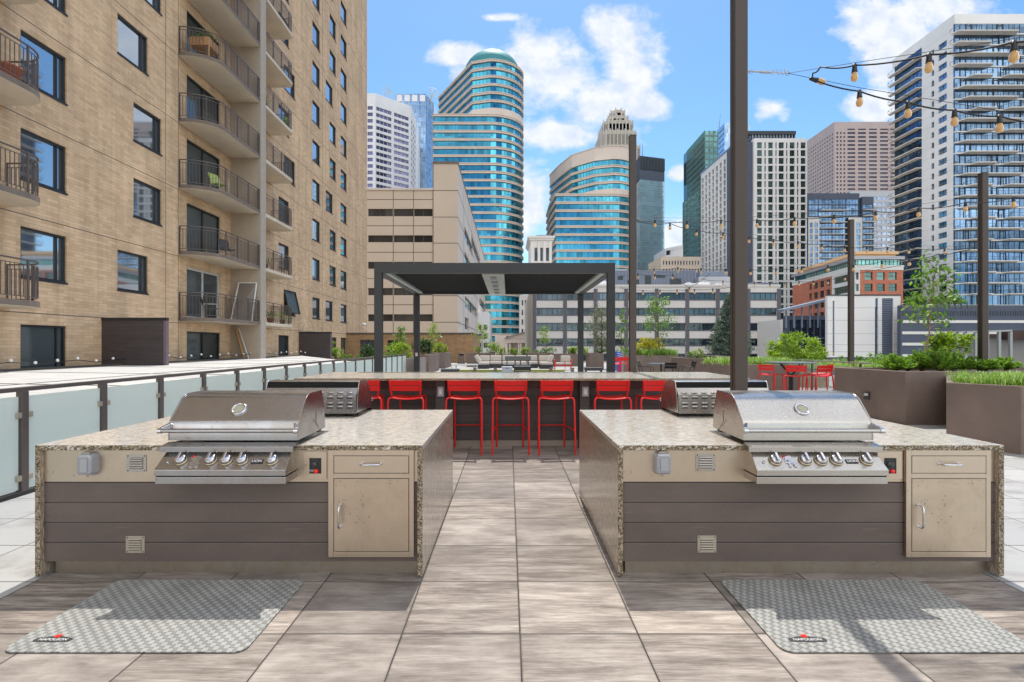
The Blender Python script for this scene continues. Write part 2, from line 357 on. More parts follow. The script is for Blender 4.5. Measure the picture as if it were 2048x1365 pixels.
M_gA = bglass('apartment_glass', (.50,.56,.62), .9, .03, .2, .0003, .5, cv=0)
M_teal = bglass('teal_glass', (.09,.42,.55), .9, .07, .25, .010, .12)
M_blueg = bglass('blue_glass', (.20,.38,.56), .9, .06, .3, .012, .1)
M_greeng = bglass('green_glass', (.15,.31,.31), .9, .06, .3, .016, .08)
M_darkw = bglass('dark_window', (.085,.105,.13), .6, .08, .6, .01, .2)
M_violet = bglass('violet_window', (.13,.13,.24), .7, .08, .35, .01, .2)
M_officew = bglass('office_window', (.10,.135,.165), .8, .05, .5, .03, .22)
M_skyg = bglass('tower_glass', (.16,.27,.42), .9, .04, .45, .02, .2)
M_greenw = bglass('green_window', (.10,.16,.15), .7, .06, .7, .015, .2)
M_mull = simple('dark_mullion', (.03,.038,.045), .5)
M_mullw = simple('pale_mullion', (.5,.52,.53), .5)
def stone(name, col, rough=.8, var=.1): return simple(name, col, rough, var=var, nscale=.12)
M_cream = stone('cream_stone', (.66,.56,.48)); M_creamd = stone('cream_stone_dark', (.30,.24,.20))
M_whitec = stone('white_cladding', (.74,.73,.74)); M_pinkst = stone('pink_granite', (.45,.365,.345)); M_gridw = stone('white_grid_precast', (.70,.685,.66))
M_tanp = stone('tan_precast', (.58,.48,.38), var=.08); M_tanj = stone('tan_precast_side', (.62,.55,.49)); M_joint = simple('panel_joint', (.10,.085,.07), .9)
M_greyp = stone('grey_precast', (.66,.62,.575)); M_bluegr = simple('bluegrey_metal', (.20,.235,.30), .6, var=.1, nscale=.3); M_mauve = stone('mauve_pier', (.12,.115,.13))
M_navy = simple('navy_cladding', (.075,.09,.13), .7, var=.15, nscale=.3); M_orange = brick('orange_brick', (.56,.20,.12), (.46,.15,.09), (.35,.15,.10), .8, .3, dirt=.1)
M_coping = stone('orange_coping', (.72,.46,.24)); M_offw = stone('offwhite_panel', (.72,.70,.65)); M_silver = simple('silver_rib', (.42,.42,.44), .4, .4)
M_deco = stone('deco_stone', (.52,.46,.38)); M_soffit = stone('soffit', (.72,.67,.60)); M_towerw = stone('tower_white_panel', (.78,.76,.73))
M_roofm = simple('white_roof_membrane', (.55,.54,.52), .6, var=.22, nscale=1.1)
M_asph = simple('street', (.20,.20,.20), .9)
def leafm(name, c1, c2, c3, tr=.48):
    t = NT(name); g = t.n.new('ShaderNodeNewGeometry'); f = t.noise(t.coord(), 5, 2)
    r = t.math('FRACT', t.math('ADD', g.outputs['Random Per Island'], f))
    c = t.ramp(g.outputs['Random Per Island'], [(0, c1), (.5, c2), (1, c3)]); t.n.remove(t.p)
    d = t.n.new('ShaderNodeBsdfPrincipled'); d.inputs['Roughness'].default_value = .42; t.l.new(c, d.inputs['Base Color'])
    tl = t.n.new('ShaderNodeBsdfTranslucent'); t.l.new(t.mix(1.0, c, (1.3,1.5,.5), 'MULTIPLY'), tl.inputs[0])
    m = t.n.new('ShaderNodeMixShader'); m.inputs[0].default_value = tr; t.l.new(d.outputs[0], m.inputs[1]); t.l.new(tl.outputs[0], m.inputs[2]); t.l.new(m.outputs[0], t.out.inputs[0])
    return t.m
L_mid = leafm('leaf_mid', (.06,.13,.022), (.12,.22,.04), (.24,.36,.08)); L_lime = leafm('leaf_lime', (.13,.21,.02), (.22,.32,.03), (.34,.42,.06))
L_dark = leafm('leaf_dark', (.02,.055,.018), (.04,.09,.025), (.07,.13,.03)); L_yel = leafm('leaf_yellow', (.32,.27,.015), (.48,.40,.02), (.50,.48,.05))
L_spruce = leafm('needle_spruce', (.05,.08,.062), (.13,.19,.165), (.30,.38,.35), .15); L_olive = leafm('leaf_olive', (.07,.085,.03), (.14,.16,.07), (.24,.25,.13), .2)
L_jun = leafm('needle_juniper', (.08,.17,.025), (.20,.34,.05), (.36,.50,.11), .45); L_grass = leafm('grass_blade', (.12,.22,.03), (.25,.38,.07), (.50,.60,.28), .35)
M_bark = simple('bark', (.13,.085,.055), .9, var=.35, nscale=20, bumps=.4, bscale=60)
M_barkp = simple('bark_pale', (.30,.20,.13), .9, var=.3, nscale=20)
M_cush = simple('sofa_cushion', (.52,.48,.43), .9, var=.06, bumps=.2, bscale=90); M_dkf = simple('outdoor_dark_frame', (.035,.037,.04), .5)
M_terra = simple('terracotta', (.36,.11,.06), .8); M_lime = simple('lime_turf', (.28,.33,.02), .9, var=.15, nscale=30, bumps=.5); M_blue = simple('blue_plastic', (.015,.09,.50), .35)
M_cable = simple('black_cable', (.012,.012,.014), .6)
def bulbm():
    t = NT('amber_bulb'); t.set(Base_Color=(.80,.52,.24,1), Roughness=.12); t.p.inputs['Transmission Weight'].default_value = .35; t.p.inputs['IOR'].default_value = 1.2; return t.m
M_bulb = bulbm()
M_grey = simple('grey_box', (.25,.25,.26), .6)
M_wood = simple('wood_plank', (.40,.22,.10), .7, var=.25, nscale=8)
# ------------------------------------------------------------------ ground and terrace
g = MB().quad((-2500,-1500,-20),(2500,-1500,-20),(2500,4500,-20),(-2500,4500,-20)).build('street', M_asph); struct(g, 'dark street level far below the roof terrace between the towers', 'street')
TER = [(-5.1,-9),(16,-9),(16,44),(-13.6,44),(-13.6,24),(-5.1,24)]
t_ = MB().prism(TER, -1.2, 0).build('terrace', M_pave); struct(t_, 'paved roof terrace of square stone pavers', 'terrace')
rf = MB().prism([(-5.22,-9),(-5.22,20.5),(-6.7,22.7),(-13.1,34),(-13.1,-9)], -1.5, .80)
rf = rf.build('roof', M_roofm); struct(rf, 'white membrane roof beside the terrace railing', 'roof')
sb = MB()
for i in range(9):
    y = 2+i*3.4; sb.bar((-5.3, y, .806), (-13.05, y+1.6, .806), .03, .006)
sb.bar((-8.6, -8, .806), (-8.6, 24, .806), .03, .006)
sb.build('roof_seam', M_joint, rf)
# gap strip between roof and apartment wall
cb = MB().box(-13.25,-13.1,-9,34,-1.5,.86).build('roof_kerb', M_joint, rf)

# ------------------------------------------------------------------ grill
GX = dict(L=-1.775, R=1.932)
HPROF = [(.012,.030),(.014,.128),(.018,.142),(.027,.156),(.040,.170),(.135,.268),(.155,.286),(.178,.300),(.205,.309),(.235,.313),(.44,.315),(.452,.308)]
def sweep(mb, prof, x0, x1, smooth=True):
    n = len(prof); vs = [(x0,y,z) for y,z in prof]+[(x1,y,z) for y,z in prof]
    mb.add(vs, [(i, i+1, n+i+1, n+i)[::-1] for i in range(n-1)], smooth)
def text_mesh(mb, s, size, M, depth=.002, font_bold=False, xs=1.0):
    cu = bpy.data.curves.new('txt', 'FONT'); cu.body = s; cu.size = size; cu.extrude = depth; cu.align_x = 'CENTER'; cu.align_y = 'CENTER'; cu.offset = size*.018 if font_bold else 0
    ob = bpy.data.objects.new('txt', cu); COL.objects.link(ob)
    me = bpy.data.meshes.new_from_object(ob); 
    mb.add([M @ Vector((v.co.x*xs, v.co.y, v.co.z)) for v in me.vertices], [tuple(p.vertices) for p in me.polygons])
    COL.objects.unlink(ob); bpy.data.objects.remove(ob); bpy.data.curves.remove(cu); bpy.data.meshes.remove(me)
def arc(cx, cy, r, a0, a1, n): return [(cx+r*cos(a0+(a1-a0)*i/n), cy+r*sin(a0+(a1-a0)*i/n)) for i in range(n+1)]
LION = [(-.30,.50),(-.12,.60),(.02,.56),(.10,.66),(.26,.72),(.40,.62),(.52,.66),(.44,.50),(.30,.44),(.36,.28),(.50,.10),(.56,-.14),(.50,-.34),(.62,-.56),(.60,-.78),(.72,-.84),(.70,-.94),(.40,-.94),(.44,-.74),(.34,-.52),(.22,-.40),(.10,-.42),(.06,-.60),(-.02,-.76),(.06,-.84),(.02,-.94),(-.28,-.94),(-.22,-.70),(-.16,-.52),(-.24,-.40),(-.36,-.42),(-.46,-.30),(-.30,-.22),(-.12,-.24),(-.02,-.10),(-.06,.08),(-.22,.06),(-.42,-.06),(-.54,.02),(-.40,.14),(-.22,.24),(-.40,.26),(-.58,.34),(-.50,.44),(-.34,.40)]
def prism_xy(mb, poly, M, th):
    n = len(poly); vs = [M @ Vector((p[0],p[1],0)) for p in poly]+[M @ Vector((p[0],p[1],th)) for p in poly]
    mb.add(vs, [tuple(range(n-1,-1,-1)), tuple(range(n,2*n))]+[(i,(i+1)%n,n+(i+1)%n,n+i) for i in range(n)])
def make_grill(label, steelm, hw=.412):
    t = thing('gas_grill', label, 'grill', (0,0,0), 'built in stainless gas grills')
    h = MB(); sweep(h, HPROF, -hw, hw)
    h.quad((-hw,.012,.03),(hw,.012,.03),(hw,.04,.03),(-hw,.04,.03))
    hood = h.build('hood', steelm, t)
    sd = MB()
    for s in (-1, 1):
        x0, x1 = s*hw, s*(hw+.007)
        pr = [(y-.004 if y < .3 else y, z+(.004 if z > .2 else 0)) for y, z in HPROF] + [(.50,.20),(.525,.035)]
        n = len(pr); vs = [(x0,y,z) for y,z in pr]+[(x1,y,z) for y,z in pr]; fs = [tuple(range(n)), tuple(range(2*n-1,n-1,-1))]+[(i,n+i,n+(i+1)%n,(i+1)%n) for i in range(n)]
        o = MB().add(vs, fs).build('hood_side', steelm, t, bevel=.0015)
    for s in (-1, 1):
        gr = MB(); x = s*(hw+.0078)
        for pts, wd in (([(.33,.185),(.335,.15),(.325,.115),(.345,.09)], .010), ([(.345,.09),(.40,.045),(.47,.02)], .006), ([(.44,.17),(.45,.14)], .007), ([(.27,.13),(.31,.10),(.36,.06)], .004)):
            gr.tube([(x, a, b) for a, b in pts], [wd*.35]+[wd*.5]*(len(pts)-2)+[wd*.15], 5)
        gr.M = None; gr.v = [Vector((x+(p.x-x)*.12, p.y, p.z)) for p in gr.v]
        gr.build('grease_streak', M_black, t)
    # rear opening and vented back panel
    MB().box(-hw,hw,.40,.45,.02,.30).build('hood_inner', M_blackm, t)
    bp = MB(); sweep(bp, [(.470,.256),(.478,.256),(.522,.20),(.530,.03)][::-1], -hw, hw, False)
    bp.quad((-hw,.40,.256),(hw,.40,.256),(hw,.478,.256),(-hw,.478,.256))
    back = bp.build('back_panel', steelm, t)
    vt = MB()
    for zz in (.215,.180,.125,.092):
        for k in range(9):
            x = (k-4)*.088
            yy = .512 if zz > .19 else .524
            vt.M = Matrix.Translation((x, yy, zz)) @ Matrix.Diagonal((.030,.012,.009,1))
            vs = [(cos(a)*cos(b), cos(a)*sin(b), sin(a)) for a in (-1.2,-.5,.2,.9) for b in [i*pi/6 for i in range(0,7)]]
            vt.add(vs, [(r*7+c, r*7+c+1, (r+1)*7+c+1, (r+1)*7+c) for r in range(3) for c in range(6)], True)
            vt.M = None
            vt.cur = 1; vt.box(x-.026,x+.026,yy+.006,yy+.0075,zz-.016,zz-.009); vt.cur = 0
    vt.build('vent_louvre', [steelm, M_blackm], back)
    # handle
    hd = MB().tube([(-hw-.035,-.052,.100),(hw+.035,-.052,.100)], .0125, 20).build('handle', M_chrome if 0 else steelm, t)
    for s in (-1, 1):
        br = MB()
        br.bar((s*(hw-.012),.016,.128),(s*(hw+.018),-.045,.104),.024,.034); br.tube([(s*(hw+.006),-.052,.100),(s*(hw+.032),-.052,.100)], .0165, 16)
        br.build('handle_bracket', M_chrome, hd, bevel=.004)
    # thermometer on the slanted face
    ny, nz = -.099, .095; a = math.atan2(.098, .095)
    Mt = Matrix.Translation((.0,.088,.220)) @ Matrix.Rotation(a, 4, 'X')
    th = MB(); th.M = Mt
    th.lathe([(.048,-.004),(.050,.006),(.046,.012),(.038,.013),(.035,.008)], 32)
    tm = th.build('thermometer', M_chrome, t)
    dl = MB(); dl.M = Mt; dl.lathe([(0,.0085),(.0355,.0085)], 32, smooth=False); dl.build('dial', simple('dial_glass', (.30,.29,.22), .15, var=.2, nscale=60), tm)
    # ledge, control panel, drip tray
    lw = .415
    lg = MB(); lg.add([(-lw,.010,.022),(lw,.010,.022),(lw+.006,-.075,.004),(-lw-.006,-.075,.004),(-lw,.010,-.02),(lw,.010,-.02),(lw+.006,-.075,-.030),(-lw-.006,-.075,-.030)],[(0,3,2,1),(4,5,6,7),(3,7,6,2),(0,4,7,3),(1,2,6,5)])
    lg.build('ledge', steelm, t, bevel=.002)
    cp = MB(); y0, y1 = -.045, -.150; za, zb, zc = -.036, -.124, -.160; wa = .395; wb = .405
    cp.add([(-wa,y0,za),(wa,y0,za),(wb,y1,zb),(-wb,y1,zb),(-wb,y1,zc),(wb,y1,zc),(-wa,.03,za),(wa,.03,za),(wb,.03,zc),(-wb,.03,zc)],
           [(0,3,2,1),(3,4,5,2),(6,0,1,7),(4,9,8,5),(0,6,9,4,3),(1,2,5,8,7)])
    cp.build('control_panel', steelm, t, bevel=.002)
    gp = MB().box(-.40,.40,-.138,.03,-.168,-.160); gp.build('panel_gap', M_blackm, t)
    MB().box(-.404,.404,-.142,.03,-.212,-.169).build('drip_tray', steelm, t, bevel=.002)
    # slope frame of the panel: origin at centre, x right, y up the slope, z outwards
    nrm = Vector((0, -(za-zb), (y0-y1)*1.0)); nrm = Vector((0, -.088, .105)).normalized(); upv = Vector((0, .105, .088)).normalized()
    def PM(x, s):
        c = Vector((x, (y0+y1)/2, (za+zb)/2))+upv*s+nrm*.0015
        return Matrix(((1,0,0,c.x),(0,upv.y,nrm.y,c.y),(0,upv.z,nrm.z,c.z),(0,0,0,1)))
    for kx in (-.268,-.083,.015,.113,.300):
        M = PM(kx, .002)
        k = MB(); k.M = M; k.lathe([(.040,0),(.040,.006),(.036,.010),(.034,.010)], 28)
        kb = k.build('knob', simple('knob_bezel', (.50,.42,.30), .35, .9) if 'kb' not in CACHE else CACHE['kb'], t); CACHE['kb'] = kb.data.materials[0]
        k2 = MB(); k2.M = M; k2.lathe([(.031,.009),(.031,.023),(.028,.028),(0,.030)], 28); k2.box(-.008,.008,-.028,.028,.026,.050)
        k2.build('knob_grip', M_chrome, kb, bevel=.003)
        k3 = MB(); k3.M = M; k3.lathe([(.034,.0095),(.031,.0095),(.031,.012)], 28); k3.build('knob_ring', M_black, kb)
    em = MB(); em.M = PM(-.185, .0); prism_xy(em, [(x*.052, y*.052) for x, y in LION], Matrix.Identity(4), .006)
    emb = em.build('lion_emblem', M_chrome, t)
    rr = MB(); rr.M = PM(-.203,.031); rr.lathe([(0,.009),(.008,.007),(.009,.0)], 10); rr.build('red_tongue', M_redbtn, emb)
    bd = MB(); bd.M = PM(.208,-.004); bd.box(-.036,.036,-.015,.015,0,.003); bdo = bd.build('name_badge', M_black, t)
    tx = MB(); text_mesh(tx, 'LION', .024, PM(.208,-.004) @ Matrix.Translation((0,0,.0045)), .0008, True, 1.15); tx.build('lettering', M_white, bdo)
    ig = MB(); ig.M = PM(-.345,-.012); ig.lathe([(.008,0),(.008,.006),(0,.008)], 12); ig.build('igniter_button', M_chrome, t)
    # base flange on the counter
    fl = MB(); fl.box(-hw-.022,-hw-.002,.012,.55,.0008,.006); fl.box(hw+.002,hw+.022,.012,.55,.0008,.006); fl.box(-hw-.022,hw+.022,.532,.55,.0009,.0061)
    fl.build('flange', steelm, t)
    return t
CACHE = {}
IY0, IY1, IZ = 3.437, 5.317, .854
g1 = make_grill('worn bluish stainless grill with closed hood at the front of the left island', M_steelL)
g2 = make_grill('clean pale stainless grill with closed hood at the front of the right island', M_steelR, )
g3 = dup(g1); g4 = dup(g2)
g3['label'] = 'grill seen from behind on the left island, showing vented back panel, behind the worn grill'
g4['label'] = 'grill seen from behind on the right island, left of the tallest post'
for gg in (g3, g4):
    for ch in gg.children:
        if ch.name.startswith('handle'): ch.scale = (.93, 1, 1)
for o, x, y, r in ((g1, GX['L'], IY0, 0), (g2, GX['R'], IY0, 0), (g3, -1.775, IY1, pi), (g4, 1.932, IY1, pi)):
    o.location = (x, y, IZ); o.rotation_euler = (0,0,r)
# scorch smears on hood sides (dried grease)

# ------------------------------------------------------------------ grill islands
def rough_edge(mb, x0, x1, y, z0, z1, rng, vert=False, nrm=-1):
    # chiselled stone edge: a finely divided strip with random dents
    L = (z1-z0) if vert else (x1-x0); n = int(L/.012); m = 4
    vs = []
    for i in range(n+1):
        for j in range(m+1):
            u = i/n; w = j/m; d = (rng.random()*.007-.001) if 0 < j < m and 0 < i < n else .0035
            if vert: vs.append((x0+(x1-x0)*w, y+d-.002, z0+(z1-z0)*u))
            else: vs.append((x0+(x1-x0)*u, y+d-.002, z0+(z1-z0)*w))
    f = [(i*(m+1)+j, (i+1)*(m+1)+j, (i+1)*(m+1)+j+1, i*(m+1)+j+1) for i in range(n) for j in range(m)]
    if vert: f = [q[::-1] for q in f]
    mb.add(vs, f, False)
def vent_plate(name, parent, x, z, y, w, h, m, dark, nl=5):
    o = B(x-w/2,x+w/2,y-.004,y,z-h/2,z+h/2).build(name, m, parent, bevel=.001)
    v = MB()
    for k in range(nl):
        zz = z+h*.28-k*h*.56/(nl-1)
        v.cur = 1; v.box(x-w*.34,x+w*.34,y-.0052,y-.0042,zz-.0062,zz-.001); v.cur = 0
        v.M = Matrix.Translation((x, y-.0045, zz+.001)) @ Matrix.Diagonal((w*.34,.006,.0045,1))
        vs = [(sx*(1 if 0 < a < 3 else .97), -sin(a*pi/3)*1.0, cos(a*pi/3)) for sx in (-1,1) for a in range(4)]
        v.add(vs, [(i, i+1, 4+i+1, 4+i) for i in range(3)], True); v.M = None
    v.build('louvre', [m, dark], o); 
    s = MB()
    for sx in (-1,1):
        for sz in (-1,1): s.M = Matrix.Translation((x+sx*w*.42, y-.004, z+sz*h*.42)) @ Matrix.Rotation(pi/2,4,'X'); s.lathe([(.004,0),(.0035,.002),(0,.0025)], 8)
    s.build('screw', M_black, o)
def loop_handle(parent, p, q, out, r, name='handle'):
    p = Vector(p); q = Vector(q); d = (q-p).normalized(); o = Vector((0,-out,0))
    pts = [p, p+o*.6, p+o*.88+d*.006, p+o+d*.018, q+o-d*.018, q+o*.88-d*.006, q+o*.6, q]
    m = MB().tube(pts, r, 12); 
    for c in (p, q): m.tube([c, c+o*.08], r*1.7, 14)
    return m.build(name, M_chrome, parent)
def island(x0, x1, label, outl, vent, lvent, timer, fx0, fx1, rng):
    t = thing('grill_island', label, 'counter', ((x0+x1)/2, IY0, 0), 'granite grill islands')
    T = .033; yf = IY0+.030
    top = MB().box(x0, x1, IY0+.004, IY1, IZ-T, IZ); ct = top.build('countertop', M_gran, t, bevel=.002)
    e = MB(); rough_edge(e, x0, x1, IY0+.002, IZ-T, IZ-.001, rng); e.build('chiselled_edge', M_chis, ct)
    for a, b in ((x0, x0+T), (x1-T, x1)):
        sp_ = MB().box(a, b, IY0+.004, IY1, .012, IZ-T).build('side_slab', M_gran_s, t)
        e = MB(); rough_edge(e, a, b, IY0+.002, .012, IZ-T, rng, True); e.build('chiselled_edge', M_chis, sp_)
    xi0, xi1 = x0+T, x1-T
    MB().box(xi0, xi1, yf, yf+.02, .613, IZ-T).build('steel_fascia', M_panel, t)
    sd = MB().box(xi0, xi1, yf+.004, IY1-.02, .095, .613).build('siding', M_side, t)
    MB().box(xi0+.03, xi1, yf+.055, IY1-.06, .0, .095).build('toe_kick', M_kick, t)
    # weatherproof outlet cover
    ox, oz = outl
    c = MB(); c.M = Matrix.Translation((ox, yf, oz)); w, h = .052, .068
    sh = [(-w*.8,-h),(w*.8,-h),(w,-h*.75),(w,h*.7),(w*.75,h),(-w*.75,h),(-w,h*.7),(-w,-h*.75)]
    n = 8; vs = []
    for k, (dy, sc) in enumerate(((0,1.06),(-.03,1.0),(-.055,.92),(-.062,.80))):
        vs += [(x*sc, dy, z*sc) for x, z in sh]
    c.add(vs, [(k*n+i, k*n+(i+1)%n, (k+1)*n+(i+1)%n, (k+1)*n+i) for k in range(3) for i in range(n)]+[tuple(range(3*n, 4*n))], False)
    co = c.build('outlet_cover', M_smoke, t, bevel=.003)
    i_ = MB().box(ox-.022,ox+.024,yf-.067,yf-.063,oz-.045,oz+.04); i_.build('outlet_face', M_alu2, co, bevel=.004)
    i2 = MB().box(ox-.026,ox+.026,yf-.045,yf,oz+.066,oz+.080); i2.build('hinge', M_steelR, co); MB().tube([(ox,yf-.03,oz-.07),(ox,yf-.03,oz-.086)], .006, 8).build('latch_screw', M_steelR, co)
    vent_plate('vent_cover', t, vent[0], vent[1], yf, .128, .112, M_steelR, M_blackm)
    vent_plate('vent_cover', t, lvent[0], lvent[1], yf+.004, .122, .110, M_vent, M_blackm)
    # timer plate
    tx0, tx1 = timer; tp = B(tx0,tx1,yf-.010,yf,.630,.812).build('timer_plate', M_panel, t, bevel=.002)
    cx = (tx0+tx1)/2+.002; b = B(cx-.038,cx+.038,yf-.0125,yf-.0100,.668,.768).build('timer_switch', M_black, tp)
    d = MB(); d.M = Matrix.Translation((cx-.006,yf-.012,.728)) @ Matrix.Rotation(pi/2,4,'X'); d.lathe([(.031,0),(.031,.003),(.028,.004),(.026,.003)],24); d.lathe([(.020,.002),(.018,.016),(0,.017)],20); d.box(-.002,.002,-.018,.018,.017,.02)
    d.build('timer_dial', M_dial, b)
    r = MB(); r.M = Matrix.Translation((cx+.008,yf-.012,.684)) @ Matrix.Rotation(pi/2,4,'X'); r.lathe([(.0135,0),(.0135,.012),(.011,.016),(0,.017)],18); r.build('stop_button', M_redbtn, b)
    tm = MB()
    text_mesh(tm, 'EMERGENCY\nSTOP', .0085, Matrix.Translation((cx-.022,yf-.0135,.686)) @ Matrix.Rotation(pi/2,4,'X'), .0003); tm.build('lettering', M_white, b)
    # access door and drawer unit
    fr = MB()
    fz0, fz1 = .132, .822; y1 = yf-.004; y0 = yf-.024; bw = .034
    dx0, dx1 = fx0+bw, fx1-bw+.004; zd0, zd1 = .167, .640; zr0, zr1 = .671, .786
    fr.box(fx0,dx0,y0,y1,fz0,fz1); fr.box(dx1,fx1,y0,y1,fz0,fz1); fr.box(dx0,dx1,y0,y1,fz0,zd0); fr.box(dx0,dx1,y0,y1,zd1,zr0); fr.box(dx0,dx1,y0,y1,zr1,fz1)
    f_ = fr.build('cabinet_frame', M_panel, t, bevel=.0015)
    B(dx0,dx1,y1-.006,y1-.002,zd0,zr1).build('shadow_gap', M_blackm, f_)
    gp = .0035
    dr = B(dx0+gp,dx1-gp,y0-.001,y1-.006,zd0+gp,zd1-gp).build('door', M_door, t, bevel=.0015)
    dw = B(dx0+gp,dx1-gp,y0-.001,y1-.006,zr0+gp,zr1-gp).build('drawer', M_panel, t, bevel=.0015)
    zc = (zr0+zr1)/2+.002; xc = (dx0+dx1)/2
    loop_handle(dw, (xc-.062,y0,zc+.004), (xc+.062,y0,zc+.004), .042, .0065)
    loop_handle(dr, (dx0+.045,y0,.330), (dx0+.045,y0,.470), .042, .0065)
    return t
def smoke():
    t = NT('smoky_cover'); t.set(Base_Color=(.30,.31,.33,1), Roughness=.15); t.p.inputs['Coat Weight'].default_value = .6; return t.m
M_smoke = smoke(); M_alu2 = simple('grey_outlet_face', (.36,.37,.38), .4); M_dial = simple('dial_grey', (.05,.055,.055), .3)
M_vent = simple('vent_plate_metal', (.46,.41,.33), .45, .6, var=.1)
M_door = steel('stainless_door', (.59,.49,.385), .38, .45, tint=(.34,.26,.18), sc=4, specks=True)
island(-3.045, -.553, 'left granite grill island, the one beside the frosted glass railing', (-2.705,.733), (-2.41,.733), (-2.42,.205), (-1.325,-1.175), -1.160, -.610, random.Random(3))
island(.704, 3.187, 'right granite grill island with the tall brown post rising out of its top', (.990,.738), (1.276,.738), (1.286,.208), (2.385,2.545), 2.560, 3.105, random.Random(5))

# ------------------------------------------------------------------ floor mats
def mat_material():
    t = NT('diamond_mat'); v = t.tc.outputs['Object']; s = t.n.new('ShaderNodeSeparateXYZ'); t.l.new(v, s.inputs[0]); x, y, z = s.outputs
    P = .049
    a = t.math('DIVIDE', t.math('ADD', x, t.math('MULTIPLY', y, .18)), P); b = t.math('DIVIDE', t.math('ADD', y, t.math('MULTIPLY', x, -.25)), P*.72)
    row = t.math('FLOOR', b); par = t.math('FLOORED_MODULO', row, 2.0) if False else t.math('ABSOLUTE', t.math('MODULO', row, 2.0))
    a2 = t.math('ADD', a, t.math('MULTIPLY', par, .5)); fa = t.math('FRACT', a2); fb = t.math('FRACT', b)
    left = t.math('LESS_THAN', fa, .5)
    st1 = t.math('LESS_THAN', t.math('FRACT', t.math('MULTIPLY', fa, 8.0)), .5); st2 = t.math('LESS_THAN', t.math('FRACT', t.math('MULTIPLY', fb, 5.0)), .5)
    mar = t.math('MULTIPLY', t.math('GREATER_THAN', fb, .12), t.math('LESS_THAN', fb, .88))
    h = t.mix(left, t.math('ADD', .80, t.math('MULTIPLY', st2, .2)), t.math('MULTIPLY', st1, t.math('MULTIPLY', mar, .85)))
    f = t.noise(t.coord((1,1,1)), 5, 5, .6)
    c = t.ramp(h, [(0, (.13,.13,.12)), (.8, (.34,.34,.32)), (1, (.42,.42,.40))])
    c = t.mix(1.0, c, t.ramp(f, [(.3,.8),(.7,1.12)]), 'MULTIPLY'); t.set(Base_Color=c, Roughness=.5); t.bump(h, .7, .004); return t.m
M_mat = mat_material()
def rrect(x0,x1,y0,y1,r,n=8):
    p = []
    for cx_, cy_, a0 in ((x1-r,y1-r,0),(x0+r,y1-r,pi/2),(x0+r,y0+r,pi),(x1-r,y0+r,1.5*pi)):
        p += arc(cx_, cy_, r, a0, a0+pi/2, n)
    return p
for (x0, x1, lab) in ((-2.475, -1.285, 'grey diamond tread mat in front of the left grill island'), (1.335, 2.60, 'grey diamond tread mat in front of the right grill island')):
    m = MB().prism(rrect(x0, x1, 2.598, 3.395, .06), .0042, .0095).build('floor_mat', M_mat, origin=(x0,2.6,0), bevel=.002)
    tag(m, lab, 'mat', 'diamond tread mats before the grills')
    lx = x0+.175
    L = MB(); prism_xy(L, [(lx-.09,2.684),(lx,2.680),(lx+.09,2.684),(lx+.098,2.700),(lx+.09,2.716),(lx+.045,2.728),(lx,2.742),(lx-.045,2.728),(lx-.09,2.716),(lx-.098,2.700)], Matrix.Translation((0,0,.0102)), .001)
    lo = L.build('logo_shape', M_dkf, m)
    R = MB(); prism_xy(R, [(lx-.016,2.722),(lx+.014,2.722),(lx+.013,2.738),(lx+.003,2.757),(lx-.002,2.742),(lx-.009,2.750),(lx-.015,2.736)], Matrix.Translation((0,0,.0116)), .001); R.build('red_flame', M_redbtn, lo)
    R = MB(); text_mesh(R, 'NAPOLEON', .027, Matrix.Translation((lx,2.702,.0120)), .0004, False, 1.0); R.build('lettering', M_white, lo)

# ------------------------------------------------------------------ bar counter
BX0, BX1, BY0, BY1, BZ = -3.01, 3.39, 7.5, 9.25, 1.03
bar = thing('bar_counter', 'long granite topped bar with dark siding behind the red stools', 'bar counter', (0,8.3,0))
bt = MB().box(BX0,BX1,BY0+.003,BY1,BZ-.034,BZ).build('countertop', M_gran, bar, bevel=.002)
e = MB(); rough_edge(e, BX0, BX1, BY0, BZ-.034, BZ-.001, random.Random(9)); e.build('chiselled_edge', M_chis, bt)
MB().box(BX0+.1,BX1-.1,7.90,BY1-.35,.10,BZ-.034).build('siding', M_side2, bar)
MB().box(BX0+.12,BX1-.12,7.93,BY1-.4,0,.10).build('toe_kick', simple('bar_toe_kick', (.34,.29,.23), .5, .3, nscale=1.5), bar)
for px in (881, 1169):
    x = PX(px, 7.72)
    p = MB().box(x-.068,x+.068,7.70,7.90,.0,BZ-.034).build('pillar', M_side2, bar)
    z = PZ(783.5, 7.7)
    o = MB().box(x-.038,x+.052,7.672,7.70,z-.070,z+.070).build('outlet_cover', M_alu2, p, bevel=.004)
    MB().box(x-.018,x+.032,7.664,7.672,z-.045,z+.045).build('outlet_window', M_clear, o, bevel=.003)
    MB().box(x-.010,x+.020,7.658,7.664,z-.035,z+.010).build('outlet_face', M_white, o, bevel=.003)

